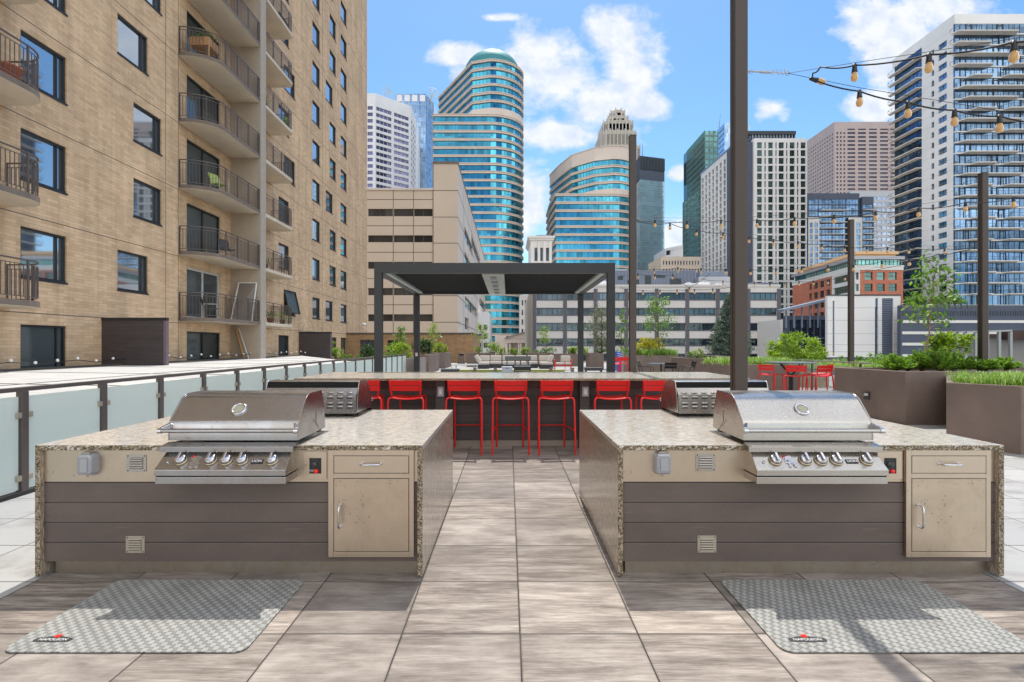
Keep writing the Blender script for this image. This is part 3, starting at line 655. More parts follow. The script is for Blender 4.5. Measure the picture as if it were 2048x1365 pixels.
# ------------------------------------------------------------------ bar stools
def make_stool(label):
    t = thing('bar_stool', label, 'bar stool', (0,0,0), 'red slatted metal bar stools')
    R = .0135
    # local frame: backrest at y=0 (near us), seat runs to +y
    for s in (-1, 1):
        MB().tube([(s*.195,.018,.77),(s*.225,.012,.765),(s*.240,.008,.745),(s*.245,.004,.70),(s*.250,-.06,0)], R, 10).build('leg', M_red, t)
        MB().tube([(s*.185,.44,.755),(s*.188,.455,.72),(s*.192,.50,0)], R, 10).build('leg', M_red, t)
        MB().tube([(s*.185,.44,.765),(s*.190,.20,.775),(s*.192,.05,.775),(s*.198,.015,.80),(s*.213,-.02,1.0)], R, 10).build('back_post', M_red, t)
    def slat(z0, z1, hw, y0, bow, th=.006):
        m = MB(); n = 12; vs = []
        for i in range(n+1):
            u = -1+2*i/n; x = u*hw; y = y0+bow*(1-u*u)*-1+0; dz = -.006*(1-u*u)
            lean = .012
            vs += [(x,y,z1+dz),(x,y+lean,z0+dz),(x,y+lean+th,z0+dz),(x,y+th,z1+dz)]
        f = []
        for i in range(n):
            for k in range(4): f.append((i*4+k, i*4+(k+1)%4, (i+1)*4+(k+1)%4, (i+1)*4+k))
        f += [(0,3,2,1),(n*4,n*4+1,n*4+2,n*4+3)]
        m.add(vs, [q[::-1] for q in f[:-2]]+f[-2:], False); return m
    slat(.945,1.015,.228,-.022,-.022).build('back_slat', M_red, t, bevel=.0025)
    slat(.868,.938,.226,-.012,-.022).build('back_slat', M_red, t, bevel=.0025)
    for k in range(6):
        y = .03+k*.072; m = MB(); n = 10; vs = []
        for i in range(n+1):
            u = -1+2*i/n; z = .783-.022*(1-u*u); vs += [(u*.195,y,z),(u*.195,y+.062,z),(u*.195,y+.062,z-.006),(u*.195,y,z-.006)]
        f = [(i*4+q, (i+1)*4+q, (i+1)*4+(q+1)%4, i*4+(q+1)%4) for i in range(n) for q in range(4)]+[(0,1,2,3),(n*4+3,n*4+2,n*4+1,n*4)]
        m.add(vs, f); m.build('seat_slat', M_red, t, bevel=.002)
    rl = MB(); rl.tube([(-.2,.018,.768)]+[(x*.2,.016,.768-.02*(1-x*x)) for x in (-.6,-.2,.2,.6)]+[(.2,.018,.768)], .009, 8); rl.build('seat_rail', M_red, t)
    MB().tube([(-.236,-.035,.325),(-.236,.0,.325),(-.20,.46,.325),(-.19,.49,.325),(.19,.49,.325),(.20,.46,.325),(.236,.0,.325),(.236,-.035,.325)], .0095, 8).build('footrest', M_red, t)
    return t
labs = {-1.99:'red bar stool half hidden behind the hood of the left rear grill', -1.41:'red bar stool just left of the left bar pillar outlet', -.61:'red bar stool just right of the left bar pillar, partly behind the left island', .03:'red bar stool in the middle of the walkway between the islands',
        .66:'red bar stool just left of the right bar pillar, beside the right island', 1.43:'red bar stool just right of the right bar pillar outlet', 2.06:'red bar stool partly hidden by the hood of the right rear grill'}
st0 = None
for i, (x, lab) in enumerate(labs.items()):
    o = make_stool(lab) if st0 is None else dup(st0)
    st0 = st0 or o
    o['label'] = lab; o.location = (x, 7.33, .001); o.rotation_euler = (0,0,radians([3,-3,-2,1,4,-3,2][i]))

# ------------------------------------------------------------------ high red table set on the right
tb = thing('high_table', 'round dark bar table between four red bar chairs', 'table', (7.02,13.3,0))
MB().prism(arc(7.02,13.3,.58,0,2*pi,36)[:-1], 1.045, 1.07).build('table_top', simple('table_slate', (.16,.19,.23), .3), tb, bevel=.004)
MB().tube([(7.02,13.3,0),(7.02,13.3,.78)], .05, 14).build('pedestal', M_black, tb)
for a in range(4):
    MB().tube([(7.02+.04*cos(a*pi/2+.4),13.3+.04*sin(a*pi/2+.4),.75),(7.02+.34*cos(a*pi/2+.4),13.3+.34*sin(a*pi/2+.4),1.045)], .016, 8).build('strut', M_black, tb)
MB().lathe([(.26,0),(.26,.012),(.06,.03),(.05,.03)], 24, (7.02,13.3,0)).build('base_plate', M_black, tb)
for (x, y, r, lab) in ((6.34,13.15,1.15,'red bar chair at the round high table, leftmost of the four, turned to the right'), (6.78,12.62,.25,'red bar chair at the round high table, second from the left'),
                  (7.42,12.55,-.25,'red bar chair at the round high table standing nearest us, right of the pedestal'), (7.95,13.25,-.75,'red bar chair at the round high table, rightmost of the four, next to the planter')):
    o = dup(st0); o['label'] = lab; o['group'] = 'red bar chairs round the high table'; o['category'] = 'bar chair'; o.location = (x, y, .001); o.rotation_euler = (0,0,-r)
for (x, y, r, lab) in ((4.22,21.0,.9,'red bar chair beside the blue game frame, just left of the post behind the bar'), (4.62,21.3,-.7,'red bar chair half hidden by the brown post behind the bar'), (4.05,20.4,.1,'red bar chair against the right pergola post')):
    o = dup(st0); o['label'] = lab; o['group'] = 'distant red bar chairs'; o['category'] = 'bar chair'; o.location = (x, y, .001); o.rotation_euler = (0,0,-r)

# ------------------------------------------------------------------ pergola
pg = thing('pergola', 'charcoal louvred pergola with four posts standing behind the bar', 'pergola', (0,12,0))
X0, X1, Yf, Yb, zt, zb = PX(748,9.9), PX(1230.5,9.9), 9.9, 14.05, PZ(526,9.9), PZ(546,9.9)
pw = .14
for x in (X0, X1-pw):
    for y in (Yf, Yb-pw+.15):
        dx = 0
        MB().box(x,x+pw,y,y+pw,0,zb).build('post', M_pergola, pg, bevel=.004)
for n_, c in (('beam', (X0,X1,Yf,Yf+pw)), ('beam', (X0,X1,Yb-.015,Yb+.15))): MB().box(*c, zb, zt).build(n_, M_pergola, pg, bevel=.004)
for a in (X0, X1-pw):
    MB().box(a,a+pw,Yf+pw,Yb-.015,zb+.001,zt-.002).build('side_beam', M_pergola, pg)
MB().box(X0+pw,X0+pw+.10,Yf+pw,Yb-.015,zb+.012,zb+.05).build('gutter', M_pergw, pg); MB().box(X1-pw-.10,X1-pw,Yf+pw,Yb-.015,zb+.012,zb+.05).build('gutter', M_pergw, pg)
MB().box(X0+pw,X1-pw,Yf+pw,Yf+pw+.06,zb+.008,zb+.05).build('gutter', M_pergw, pg)
xc = PX(990,12); cbm = MB().box(xc-.20,xc+.22,Yf+pw+.06,Yb-.016,zb-.01,zb+.10).build('centre_beam', M_pergw, pg)
fx_ = MB()
for k in range(5): fx_.box(xc-.05,xc+.07,Yf+.5+k*.75,Yf+.85+k*.75,zb-.03,zb-.0105)
fx_.build('heater_fixture', M_grey, cbm)
lv = MB(); y = Yf+.30
while y < Yb-.1:
    for (a, b) in ((X0+pw+.10, xc-.20), (xc+.22, X1-pw-.10)):
        lv.add([(a,y,zb+.06),(b,y,zb+.06),(b,y+.10,zb+.075),(a,y+.10,zb+.075),(a,y,zb+.08),(b,y,zb+.08),(b,y+.10,zb+.095),(a,y+.10,zb+.095)],[(0,3,2,1),(4,5,6,7),(0,1,5,4),(2,3,7,6)])
    y += .11
lv.build('louvre_roof', M_louver, pg)
MB().box(X0+.02+pw*.2,X0+pw*.8,Yb-.04,Yb-.018,PZ(713,14),PZ(706,14)).build('switch_box', M_alu, pg)

# ------------------------------------------------------------------ tall posts
posts = []
for (x, y, w, z0, z1, lab) in ((1.903,4.42,.106,IZ+.001,5.05,'tall dark brown steel post rising from the right grill island, top out of the picture'),
        (2.17,9.36,.112,0,PZ(273,9.35),'brown steel post just behind the bar, left of the tallest post'),
        (9.60,15.0,.12,0,PZ(441,15),'short looking brown steel post in front of the white windowless building'),
        (9.71,10.95,.125,0,PZ(343,10.8),'brown steel post on the right in front of the balcony tower')):
    t = thing('steel_post', lab, 'post', (x,y,z0), 'brown steel light posts')
    if z0 > 0: MB().box(x-w/2,x+w/2,y-w/2,y+w/2,z0,z1).build('shaft', M_post, t, bevel=.006)
    else: MB().box(x-w/2,x+w/2,y-w/2,y+w/2,z0,z1).build('shaft', M_post, t, bevel=.006)
    MB().box(x-w/2-.0025,x+w/2+.0025,y-w/2-.0025,y+w/2+.0025,z1+.0005,z1+.012).build('cap', M_post, t)
    bp_ = MB().box(x-w/2-.03,x+w/2+.03,y-w/2-.03,y+w/2+.03,z0+.0005,z0+.010).build('base_plate', M_post, t)
    fl_ = MB().box(x-w/2-.0018,x-w/2+.0005,y-w*.08,y+w*.05,z0+.01,z1-.01).build('wire_channel', M_black, t)
    posts.append(t)

# ------------------------------------------------------------------ frosted glass railing on the left
rg = thing('glass_railing', 'bronze railing with frosted glass panels along the left edge of the terrace', 'railing', (-4.86,13,0))
RX = -4.86; ys = [5.35-1.055*k for k in range(4, 0, -1)]+[5.35+1.055*k for k in range(0, 19)]
MB().box(RX-.03,RX+.03,ys[0]-.6,25.4,1.035,1.078).build('top_rail', M_rail, rg, bevel=.006)
MB().box(RX-.03,RX+.035,ys[0]-.6,25.4,.0,.045).build('base_channel', simple('rail_base', (.03,.028,.027), .6), rg, bevel=.003)
for i, y in enumerate(ys):
    p = MB().box(RX-.032,RX+.032,y-.038,y+.038,.0005,1.035).build('rail_post', M_rail, rg, bevel=.003)
    c = MB()
    for z in (.80,.175):
        c.box(RX-.018,RX+.030,y-.088,y-.036,z-.028,z+.028); c.box(RX-.018,RX+.030,y+.036,y+.088,z-.028,z+.028)
    c.build('glass_clamp', M_vent, p, bevel=.002)
for i in range(len(ys)):
    y0 = ys[i]+.052; y1 = (ys[i+1] if i+1 < len(ys) else 25.4)-.052
    MB().box(RX-.006,RX+.006,y0,y1,.06,.985).build('glass_panel', M_frost, rg)
# silver rail along the right edge
rr = thing('guard_rail', 'slim silver guard rail behind the red high table running along the right planters', 'railing', (8.3,17,0))
MB().bar((8.25,25,1.05),(8.32,12.3,1.07),.05,.03).build('top_rail', M_silver, rr)
for y in (12.6,14.6,16.8,19,21.2,23.4): MB().box(8.27,8.31,y-.02,y+.02,0,1.05).build('rail_post', M_rail, rr)
gl_ = MB().box(8.285,8.295,12.62,23.4,.1,.98).build('glass_panel', NT('clear_guard_glass').set(Base_Color=(.5,.6,.6,1), Roughness=.05, Alpha=.25).m, rr)

# ------------------------------------------------------------------ planters
def planter(poly, z, label, inset=.08, soil=.06, mat=None, group='brown stucco planters', fixture=None):
    cx_ = sum(p[0] for p in poly)/len(poly); cy_ = sum(p[1] for p in poly)/len(poly)
    t = thing('planter', label, 'planter', (cx_,cy_,0), group)
    n = len(poly); area = sum(poly[i][0]*poly[(i+1)%n][1]-poly[(i+1)%n][0]*poly[i][1] for i in range(n))
    if area < 0: poly = poly[::-1]
    # inner polygon by offsetting towards centroid
    def off(d):
        out = []
        for i in range(n):
            a = Vector(poly[i-1]); b = Vector(poly[i]); c = Vector(poly[(i+1)%n])
            n1 = Vector((-(b-a).y, (b-a).x)).normalized(); n2 = Vector((-(c-b).y, (c-b).x)).normalized()
            m = (n1+n2); m = m/max(.3, m.dot(n1)) if m.length > 1e-5 else n1
            out.append(tuple(b+m*d))
        return out
    inn = off(inset); w = MB()
    vs = [(*p,0) for p in poly]+[(*p,z) for p in poly]+[(*p,z) for p in inn]+[(*p,z-soil-.1) for p in inn]
    f = []
    for i in range(n):
        j = (i+1)%n; f += [(i,j,n+j,n+i),(n+i,n+j,2*n+j,2*n+i),(2*n+i,2*n+j,3*n+j,3*n+i)]
    w.add(vs, f); w.build('wall', mat or M_stucco, t, bevel=.012)
    MB().add([(*p,z-soil) for p in off(inset*.98)], [tuple(range(n))]).build('soil', M_soil, t)
    return t
P2 = planter([(7.24,11.9),(7.42,10.0),(13,10.0),(13,11.9)], 1.0, 'big brown planter with junipers and a young tree, its corner edge behind the right island')
lt = MB(); zz = PZ(792,12.0)
# step light on the left face of planter 2
a = Vector((7.24,11.9,0)); b = Vector((7.42,10.0,0)); d = (b-a).normalized(); nrm = Vector((-abs(d.y),-abs(d.x),0)).normalized()
c = a+(b-a)*.51+nrm*.012; c.z = .46
lt.bar(c-d*.075, c+d*.075, .02, .15); so = lt.build('step_light', M_dkf, P2)
c2 = c+nrm*.014; l2 = MB().add([c2-d*.055+Vector((0,0,.05)), c2+d*.055+Vector((0,0,.05)), c2+nrm*.012+Vector((0,0,.0))+d*.055, c2+nrm*.012-d*.055], [(0,1,2,3)]); l2.build('light_hood', M_alu, so)
P3 = planter([(6.57,8.03),(7.0,7.3),(12,7.3),(12,9.98),(8.17,9.98)], .935, 'brown planter full of bright grass at the right edge of the picture')
planter([(6.28,15.2),(8.28,15.2),(8.28,17.5),(6.28,17.5)], .94, 'brown planter with trailing grass behind the red high table')
planter([(7.45,22.4),(8.35,21.7),(9.4,21.7),(9.4,24.5),(7.45,24.5)], .94, 'brown planter under the blue spruce, left of the tallest post')
planter([(6.05,28.0),(8.9,28.0),(8.9,30),(6.05,30)], .95, 'brown planter with grass and yellow shrub behind the black cafe set')
# back row of planters
bk = [(-2.85,-1.0,36.5,.93,'brown planter behind the left end of the long sofa'),(-1.0,1.30,37.6,.80,'low brown planter with three clipped round bushes behind the sofa'),
      (1.30,3.1,36.8,.95,'brown planter with a small tree and low hedge behind the right end of the sofa'),(3.1,5.0,37.2,.86,'brown planter with small round bushes behind the red lounge chair'),(5.0,5.9,33.0,.98,'brown planter below the wispy olive coloured tree, beside the right pergola post')]
for (a, b_, y, z, lab) in bk: planter([(a,y),(b_-.02,y),(b_-.02,y+1.6),(a,y+1.6)], z, lab)
planter([(PX(811,25.5),25.5),(PX(828,25.5),25.5),(PX(849,27.5),24.6),(PX(849,27.5),28),(PX(811,25.5),28)], .84, 'brown planter at the far end of the glass railing', mat=M_stucco2)
planter([(PX(849,29),28.6),(PX(860,29),28.6),(PX(866.5,29),29.4),(PX(866.5,29),31.5),(PX(849,29),31.5)], .98, 'narrow brown planter seen through the left pergola posts', mat=M_stucco)
planter([(PX(867,34),34),(PX(890,34),34),(PX(896,35),35),(PX(896,35),37),(PX(867,34),37)], 1.0, 'brown planter with a bright green hedge left of the brick wall')
planter([(-12.5,36),(-6.2,36),(-6.2,38.5),(-12.5,38.5)], .55, 'long low planter with lime shrubs at the foot of the tan apartment block')
# ------------------------------------------------------------------ facade tools
class Fac:
    def __init__(s, a, b):
        s.a = Vector((a[0],a[1],0)); s.d = Vector((b[0]-a[0], b[1]-a[1], 0)); s.L = s.d.length; s.d.normalize(); s.n = Vector((s.d.y, -s.d.x, 0))
    def P(s, u, z, o=0): p = s.a+s.d*u+s.n*o; return Vector((p.x, p.y, z))
    def box(s, mb, u0, u1, z0, z1, o0, o1):
        P = s.P
        mb.add([P(u0,z0,o1),P(u1,z0,o1),P(u1,z0,o0),P(u0,z0,o0),P(u0,z1,o1),P(u1,z1,o1),P(u1,z1,o0),P(u0,z1,o0)],[(3,2,1,0),(4,5,6,7),(0,1,5,4),(1,2,6,5),(2,3,7,6),(3,0,4,7)])
    def u(s, px):      # facade position seen at photo column px
        k = (px-CX)/FK; return (k*s.a.y-s.a.x)/(s.d.x-k*s.d.y)
    def z(s, u, py): p = s.P(u, 0); return PZ(py, p.y)
def holes_wall(mb, F, u0, u1, z0, z1, holes, depth, reveal=True):
    us = sorted({round(x, 3) for x in [u0, u1]+[h[0] for h in holes]+[h[1] for h in holes]}); zs = sorted({round(x, 3) for x in [z0, z1]+[h[2] for h in holes]+[h[3] for h in holes]})
    us = [min(max(x, u0), u1) for x in us if u0-.002 <= x <= u1+.002]; zs = [min(max(x, z0), z1) for x in zs if z0-.002 <= x <= z1+.002]
    for i in range(len(us)-1):
        uc = (us[i]+us[i+1])/2; hh = [h for h in holes if h[0] < uc < h[1]]; run = None
        for j in range(len(zs)-1):
            zc = (zs[j]+zs[j+1])/2; inside = any(h[2] < zc < h[3] for h in hh)
            if not inside and run is None: run = zs[j]
            if inside and run is not None: mb.quad(F.P(us[i],run),F.P(us[i+1],run),F.P(us[i+1],zs[j]),F.P(us[i],zs[j])); run = None
        if run is not None: mb.quad(F.P(us[i],run),F.P(us[i+1],run),F.P(us[i+1],z1),F.P(us[i],z1))
    if reveal:
        for (a, b, c, d) in holes:
            P = F.P; D = -depth
            mb.quad(P(a,c),P(a,c,D),P(a,d,D),P(a,d)); mb.quad(P(b,c,D),P(b,c),P(b,d),P(b,d,D)); mb.quad(P(a,d),P(a,d,D),P(b,d,D),P(b,d)); mb.quad(P(a,c,D),P(a,c),P(b,c),P(b,c,D))
def inset_poly(poly, d):
    n = len(poly); area = sum(poly[i][0]*poly[(i+1)%n][1]-poly[(i+1)%n][0]*poly[i][1] for i in range(n)); s = 1 if area > 0 else -1; out = []
    for i in range(n):
        a = Vector(poly[i-1]); b = Vector(poly[i]); c = Vector(poly[(i+1)%n]); n1 = Vector((-(b-a).y, (b-a).x)).normalized()*s; n2 = Vector((-(c-b).y, (c-b).x)).normalized()*s
        m = n1+n2; m = m/max(.35, m.dot(n1)); out.append(tuple(b+m*d))
    return out
def add_windows(root, wins, glass, mull, depth, name='window', every=0, mw=.12, vm=0, hm=0, limit=100):
    """wins: (F,u0,u1,z0,z1). each window is one pane unit with its mullions; the rest past the limit become one object."""
    def size(w):
        F, u0, u1, z0, z1 = w; p = F.P((u0+u1)/2, 0); return -(u1-u0)*(z1-z0)/max(1, p.y)**2
    wins = sorted(wins, key=size)
    def one(mb, w):
        F, u0, u1, z0, z1 = w; mb.cur = 0; F.box(mb, u0, u1, z0, z1, -depth-.06, -depth)
        if mull is not None:
            mb.cur = 1; nv = vm if vm else (max(0, int(round((u1-u0)/every))-1) if every else 0)
            for k in range(nv): uu = u0+(u1-u0)*(k+1)/(nv+1); F.box(mb, uu-mw/2, uu+mw/2, z0, z1, -depth-.02, -depth+.06)
            for k in range(hm): zz = z0+(z1-z0)*(k+1)/(hm+1); F.box(mb, u0, u1, zz-mw/2, zz+mw/2, -depth-.02, -depth+.05)
            mb.cur = 0
    for w in wins[:limit]:
        mb = MB(); one(mb, w); mb.build(name, [glass, mull] if mull else [glass], root)
    if len(wins) > limit:
        mb = MB()
        for w in wins[limit:]: one(mb, w)
        o = mb.build(name, [glass, mull] if mull else [glass], root); o['kind'] = 'stuff'
def tower(label, poly, z0, z1, wallm, faces, glass, mull, depth=.3, loc=None, group=None, roof=True, name='tower', cat='building', **kw):
    """poly CCW footprint; faces: list of (i, holes) where edge i goes poly[i]->poly[i+1] seen left to right"""
    cx_ = sum(p[0] for p in poly)/len(poly); cy_ = sum(p[1] for p in poly)/len(poly)
    t = thing(name, label, cat, loc or (cx_, cy_, z0), group); w = MB(); wins = []; n = len(poly); fd = dict(faces)
    for i in range(n):
        F = Fac(poly[i], poly[(i+1)%n]); hs = fd.get(i, [])
        hs = hs(F) if callable(hs) else hs
        holes_wall(w, F, 0, F.L, z0, z1, hs, depth); wins += [(F,*h) for h in hs]
    w.quad(*[(p[0],p[1],z1) for p in poly])
    w.build('wall', wallm, t)
    if wins:
        MB().prism(inset_poly(poly, depth+.07), z0, z1-.05, top=False, bottom=False).build('core', M_creamd if wallm in (M_cream,) else wallm, t)
        add_windows(t, wins, glass, mull, depth, **kw)
    return t
def grid(cols, rows): return [(u0, u1, v0, v1) for u0, u1 in cols for v0, v1 in rows]
def even(a, b, n, frac): s = (b-a)/n; return [(a+s*(i+.5-frac/2), a+s*(i+.5+frac/2)) for i in range(n)]

# ------------------------------------------------------------------ tan brick apartment block on the left
AX = -13.8
ap = thing('apartment_block', 'tall tan brick apartment block with stacks of railed balconies, rising on the left', 'building', (AX-4, 25, 0))
def AY(px): return 13.8*FK/(CX-px)
FL = [2.65+2.79*k for k in range(-1, 14)]            # balcony floor levels; window heads 2.22 above
F_A = Fac((AX, -9.0), (AX, 22.37)); F_C = Fac((AX, 26.9), (AX, 52.2)); F_B = Fac((AX-.14, 22.37), (AX-.14, 26.9))
HA = []; HC = []; HB = []
def hd(k): return 2.08+2.79*k
for k in range(0, 11):
    HA.append((AY(41)+9, AY(133)+9, hd(k)-1.45 if k else .2, hd(k)))
    if k:
        a, b = (235, 296) if k in (1, 4, 7, 10) else (267, 323); HA.append((AY(a)+9, AY(b)+9, hd(k)-1.42, hd(k)))
        HA.append((AY(-180)+9, AY(-95)+9, hd(k)-1.45, hd(k)))
for k in range(0, 13):
    h = hd(k)
    if k: HC.append((AY(625)-26.9, AY(640)-26.9, h-1.5, h))
    HC.append((AY(681.5)-26.9, AY(693.5)-26.9, h-1.5 if k else .3, h))
    if k:
        a, b = (651.5, 665.5) if k % 3 == 1 else (659.5, 672); HC.append((AY(a)-26.9, AY(b)-26.9, h-1.5, h))
    else: HC.append((AY(663.5)-26.9, AY(673)-26.9, h-1.4, h))
    if k == 0: HC.append((AY(557)-26.9, AY(578)-26.9, .25, h))
    elif k in (1, 4, 6, 9): HC.append((AY(568)-26.9, AY(590)-26.9, h-1.5, h))
    else: HC.append((AY(557)-26.9, AY(578)-26.9, h-1.5, h))
    HB.append((AY(380)-22.37, AY(446)-22.37, FL[k]+.03 if k else -.6, h))
wl_ = MB(); holes_wall(wl_, F_A, 0, F_A.L, -20, 46, HA, .16); holes_wall(wl_, F_C, 0, F_C.L, -20, 46, HC, .16); holes_wall(wl_, F_B, 0, F_B.L, -20, 46, HB, .16)
wl_.quad((AX,22.37,-20),(AX,22.37,46),(AX-.14,22.37,46),(AX-.14,22.37,-20)); wl_.quad((AX,26.9,-20),(AX-.14,26.9,-20),(AX-.14,26.9,46),(AX,26.9,46))
wl_.quad((AX,-9,46),(AX,52.2,46),(AX-18,52.2,46),(AX-18,-9,46)); wl_.quad((AX,52.2,-20),(AX-18,52.2,-20),(AX-18,52.2,46),(AX,52.2,46)); wl_.quad((AX-18,-9,-20),(AX,-9,-20),(AX,-9,46),(AX-18,-9,46)); wl_.quad((AX-18,52.2,-20),(AX-18,-9,-20),(AX-18,-9,46),(AX-18,52.2,46))
wl_.build('wall', M_brick, ap)
jt = MB()
for k in range(-1, 15):
    z = 5.21+2.79*k
    for F in (F_A, F_C): F.box(jt, 0, F.L, z-.012, z+.012, -.01, .0025)
for F, us in ((F_A, (F_A.L-.02, AY(323)+9.25)), (F_C, (AY(645)-26.9, AY(712)-26.9))):
    for u in us: F.box(jt, u-.012, u+.012, -2, 46, -.01, .003)
jt.build('expansion_joint', M_joint, ap)
def apt_window(F, h, curtain=False, door=False):
    u0, u1, z0, z1 = h; fw = .07; m = MB()
    F.box(m,u0,u1,z0,z0+fw,-.16,-.03); F.box(m,u0,u1,z1-fw,z1,-.16,-.05); F.box(m,u0,u0+fw,z0+fw,z1-fw,-.16,-.05); F.box(m,u1-fw,u1,z0+fw,z1-fw,-.16,-.05)
    if not door: F.box(m,u1-.30,u1-.24,z0+fw,z1-fw,-.15,-.08) if (u1-u0) > 1.3 else None; F.box(m,u0-.02,u1+.02,z0-.05,z0+.01,-.10,.03)
    else: um = (u0+u1)/2; F.box(m,um-.04,um+.04,z0+fw,z1-fw,-.15,-.07)
    w = m.build('window' if not door else 'balcony_door', M_frame if door != 2 else M_alu, ap)
    g = MB(); F.box(g,u0+fw,u1-fw,z0+fw,z1-fw,-.155,-.125); g.build('pane', M_gA if not curtain else M_curtg, w)
    return w
M_curtg = bglass('curtained_glass', (.10,.12,.125), .35, .08, .3, .004, .6)
for h in HA: apt_window(F_A, h, curtain=h[2] < 1)
for h in HB: apt_window(F_B, h, curtain=True, door=1 if abs(h[3]-hd(1)) > .1 else 2)
for h in HC:
    if h[3] < 46: apt_window(F_C, h, curtain=h[2] < 1)
# tilted open sash on the lower floor
F = F_C; u0, u1 = AY(568)-26.9, AY(590)-26.9; m = MB(); z1 = hd(1)
P = F.P; m.add([P(u0,z1,.0),P(u1,z1,.0),P(u1,z1-1.38,.30),P(u0,z1-1.38,.30),P(u0,z1,-.04),P(u1,z1,-.04),P(u1,z1-1.38,.26),P(u0,z1-1.38,.26)],[(0,3,2,1),(4,5,6,7),(0,1,5,4),(1,2,6,5),(2,3,7,6),(3,0,4,7)]); osh = m.build('open_sash', M_curtg, ap); m = MB()
for q0, q1 in ((P(u0,z1,.02),P(u1,z1,.02)),(P(u1,z1,.02),P(u1,z1-1.38,.32)),(P(u1,z1-1.38,.32),P(u0,z1-1.38,.32)),(P(u0,z1-1.38,.32),P(u0,z1,.02))): m.bar(q0, q1, .06, .06)
m.build('sash_frame', M_frame, osh)
# fin wall between the two balcony stacks
OX = -12.45
MB().box(AX-.14, OX-.02, 26.85, 27.0, -20, 46).build('fin_wall', M_fin, ap); MB().box(OX-.02-.12, OX+.02, 26.84, 27.42, -20, 46).build('fin_edge', M_finw, ap)
def balcony(y0, y1, round_near, round_far, z, x_out=OX, rc=1.0, posts=4, xw=AX):
    """slab with rounded corner and a bar railing following its outline"""
    path = []
    if round_near: path += [(xw, y0)]+[(x_out-rc*1.35+rc*1.35*sin(a), y0+rc-rc*cos(a)) for a in [i*pi/2/8 for i in range(9)]]
    else: path += [(x_out, y0)]
    if round_far: path += [(x_out-rc+rc*cos(a), y1-rc+rc*sin(a)) for a in [i*pi/2/6 for i in range(7)]]+[(xw, y1)]
    else: path += [(x_out, y1)]
    path = [p for i, p in enumerate(path) if i == 0 or abs(p[0]-path[i-1][0])+abs(p[1]-path[i-1][1]) > 1e-4]
    s = MB().prism(path+[p for p in ([(xw-.1, y1), (xw-.1, y0)])], z-.155, z, bottom=True)
    sl = s.build('balcony', [M_conc], ap)
    ed = MB(); 
    for i in range(len(path)-1):
        a = Vector((*path[i], 0)); b = Vector((*path[i+1], 0)); d = (b-a).normalized(); nn = Vector((d.y,-d.x,0))
        ed.add([a+nn*.004+Vector((0,0,z-.15)), b+nn*.004+Vector((0,0,z-.15)), b+nn*.004+Vector((0,0,z+.004)), a+nn*.004+Vector((0,0,z+.004))], [(0,1,2,3)])
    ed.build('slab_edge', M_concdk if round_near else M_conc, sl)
    r = MB(); pin = [(p[0]-.05 if p[0] > xw+.1 else p[0], p[1]) for p in path]
    L = 0; seg = []
    for i in range(len(pin)-1):
        a = Vector(pin[i]); b = Vector(pin[i+1]); seg.append((a, b, (b-a).length)); L += (b-a).length
    def at(t):
        for a, b, l in seg:
            if t <= l+1e-6: return a+(b-a)*(t/l)
            t -= l
        return seg[-1][1]
    n = int(L/.125)
    for zz, hh in ((z+1.05, .035), (z+.93, .018), (z+.10, .02)):
        for a, b, l in seg: r.bar((a.x,a.y,zz), (b.x,b.y,zz), .04 if hh > .03 else .02, hh)
    for k in range(n+1):
        p = at(L*k/n); big = k % 8 == 0 or k == n; w = .022 if big else .008
        r.box(p.x-w,p.x+w,p.y-w,p.y+w,z-.12 if big else z+.10,z+1.05 if big else z+.93)
    r.build('balcony_railing', M_rail, sl)
    return sl
for k in range(0, 9):
    z = 2.65+2.79*k
    balcony(22.45, 26.84, True, False, z)
    balcony(27.43, 31.1, False, True, z, rc=.35)
    balcony(9.8, 14.72, True, True, z, rc=.8)
# things standing on balconies
def plantpot(name, label, x, y, z, r, h, pm, leafs, seed, lm, cat='plant pot'):
    t = thing(name, label, cat, (x,y,z), None); MB().lathe([(0,0),(r*.7,0),(r,h*.9),(r*1.06,h*.9),(r*1.06,h),(r*.9,h),(r*.88,h*.92),(0,h*.92)], 14, (x,y,z)).build('pot', pm, t)
    if leafs:
        m = MB(); crown(m, [(Vector((x,y,z+h+leafs*.5)), (leafs*.8,leafs*.8,leafs*.7))], 160, leafs*.28, random.Random(seed), 12); m.build('leaves', lm, t)
    return t
# privacy screens on the roof side
for (y, x1, z1, lab) in ((18.14, -11.6, 2.32, 'dark brown slatted privacy screen at the foot of the apartment block, nearest one'), (35.2, -11.65, 2.25, 'far dark brown privacy screen at the foot of the apartment block, behind the lime shrub')):
    t = thing('privacy_screen', lab, 'screen', (-12.7,y,0), 'privacy screens by the apartment wall'); MB().box(AX+.002,x1-.09,y,y+.12,-.6,z1).build('panel', M_screen, t); MB().box(AX+.002,x1,y-.02,y+.14,z1,z1+.10).build('cap', M_frame, t); MB().box(x1-.09,x1,y-.01,y+.13,-.6,z1).build('end_post', simple('mauve_trim', (.16,.12,.14), .5), t)
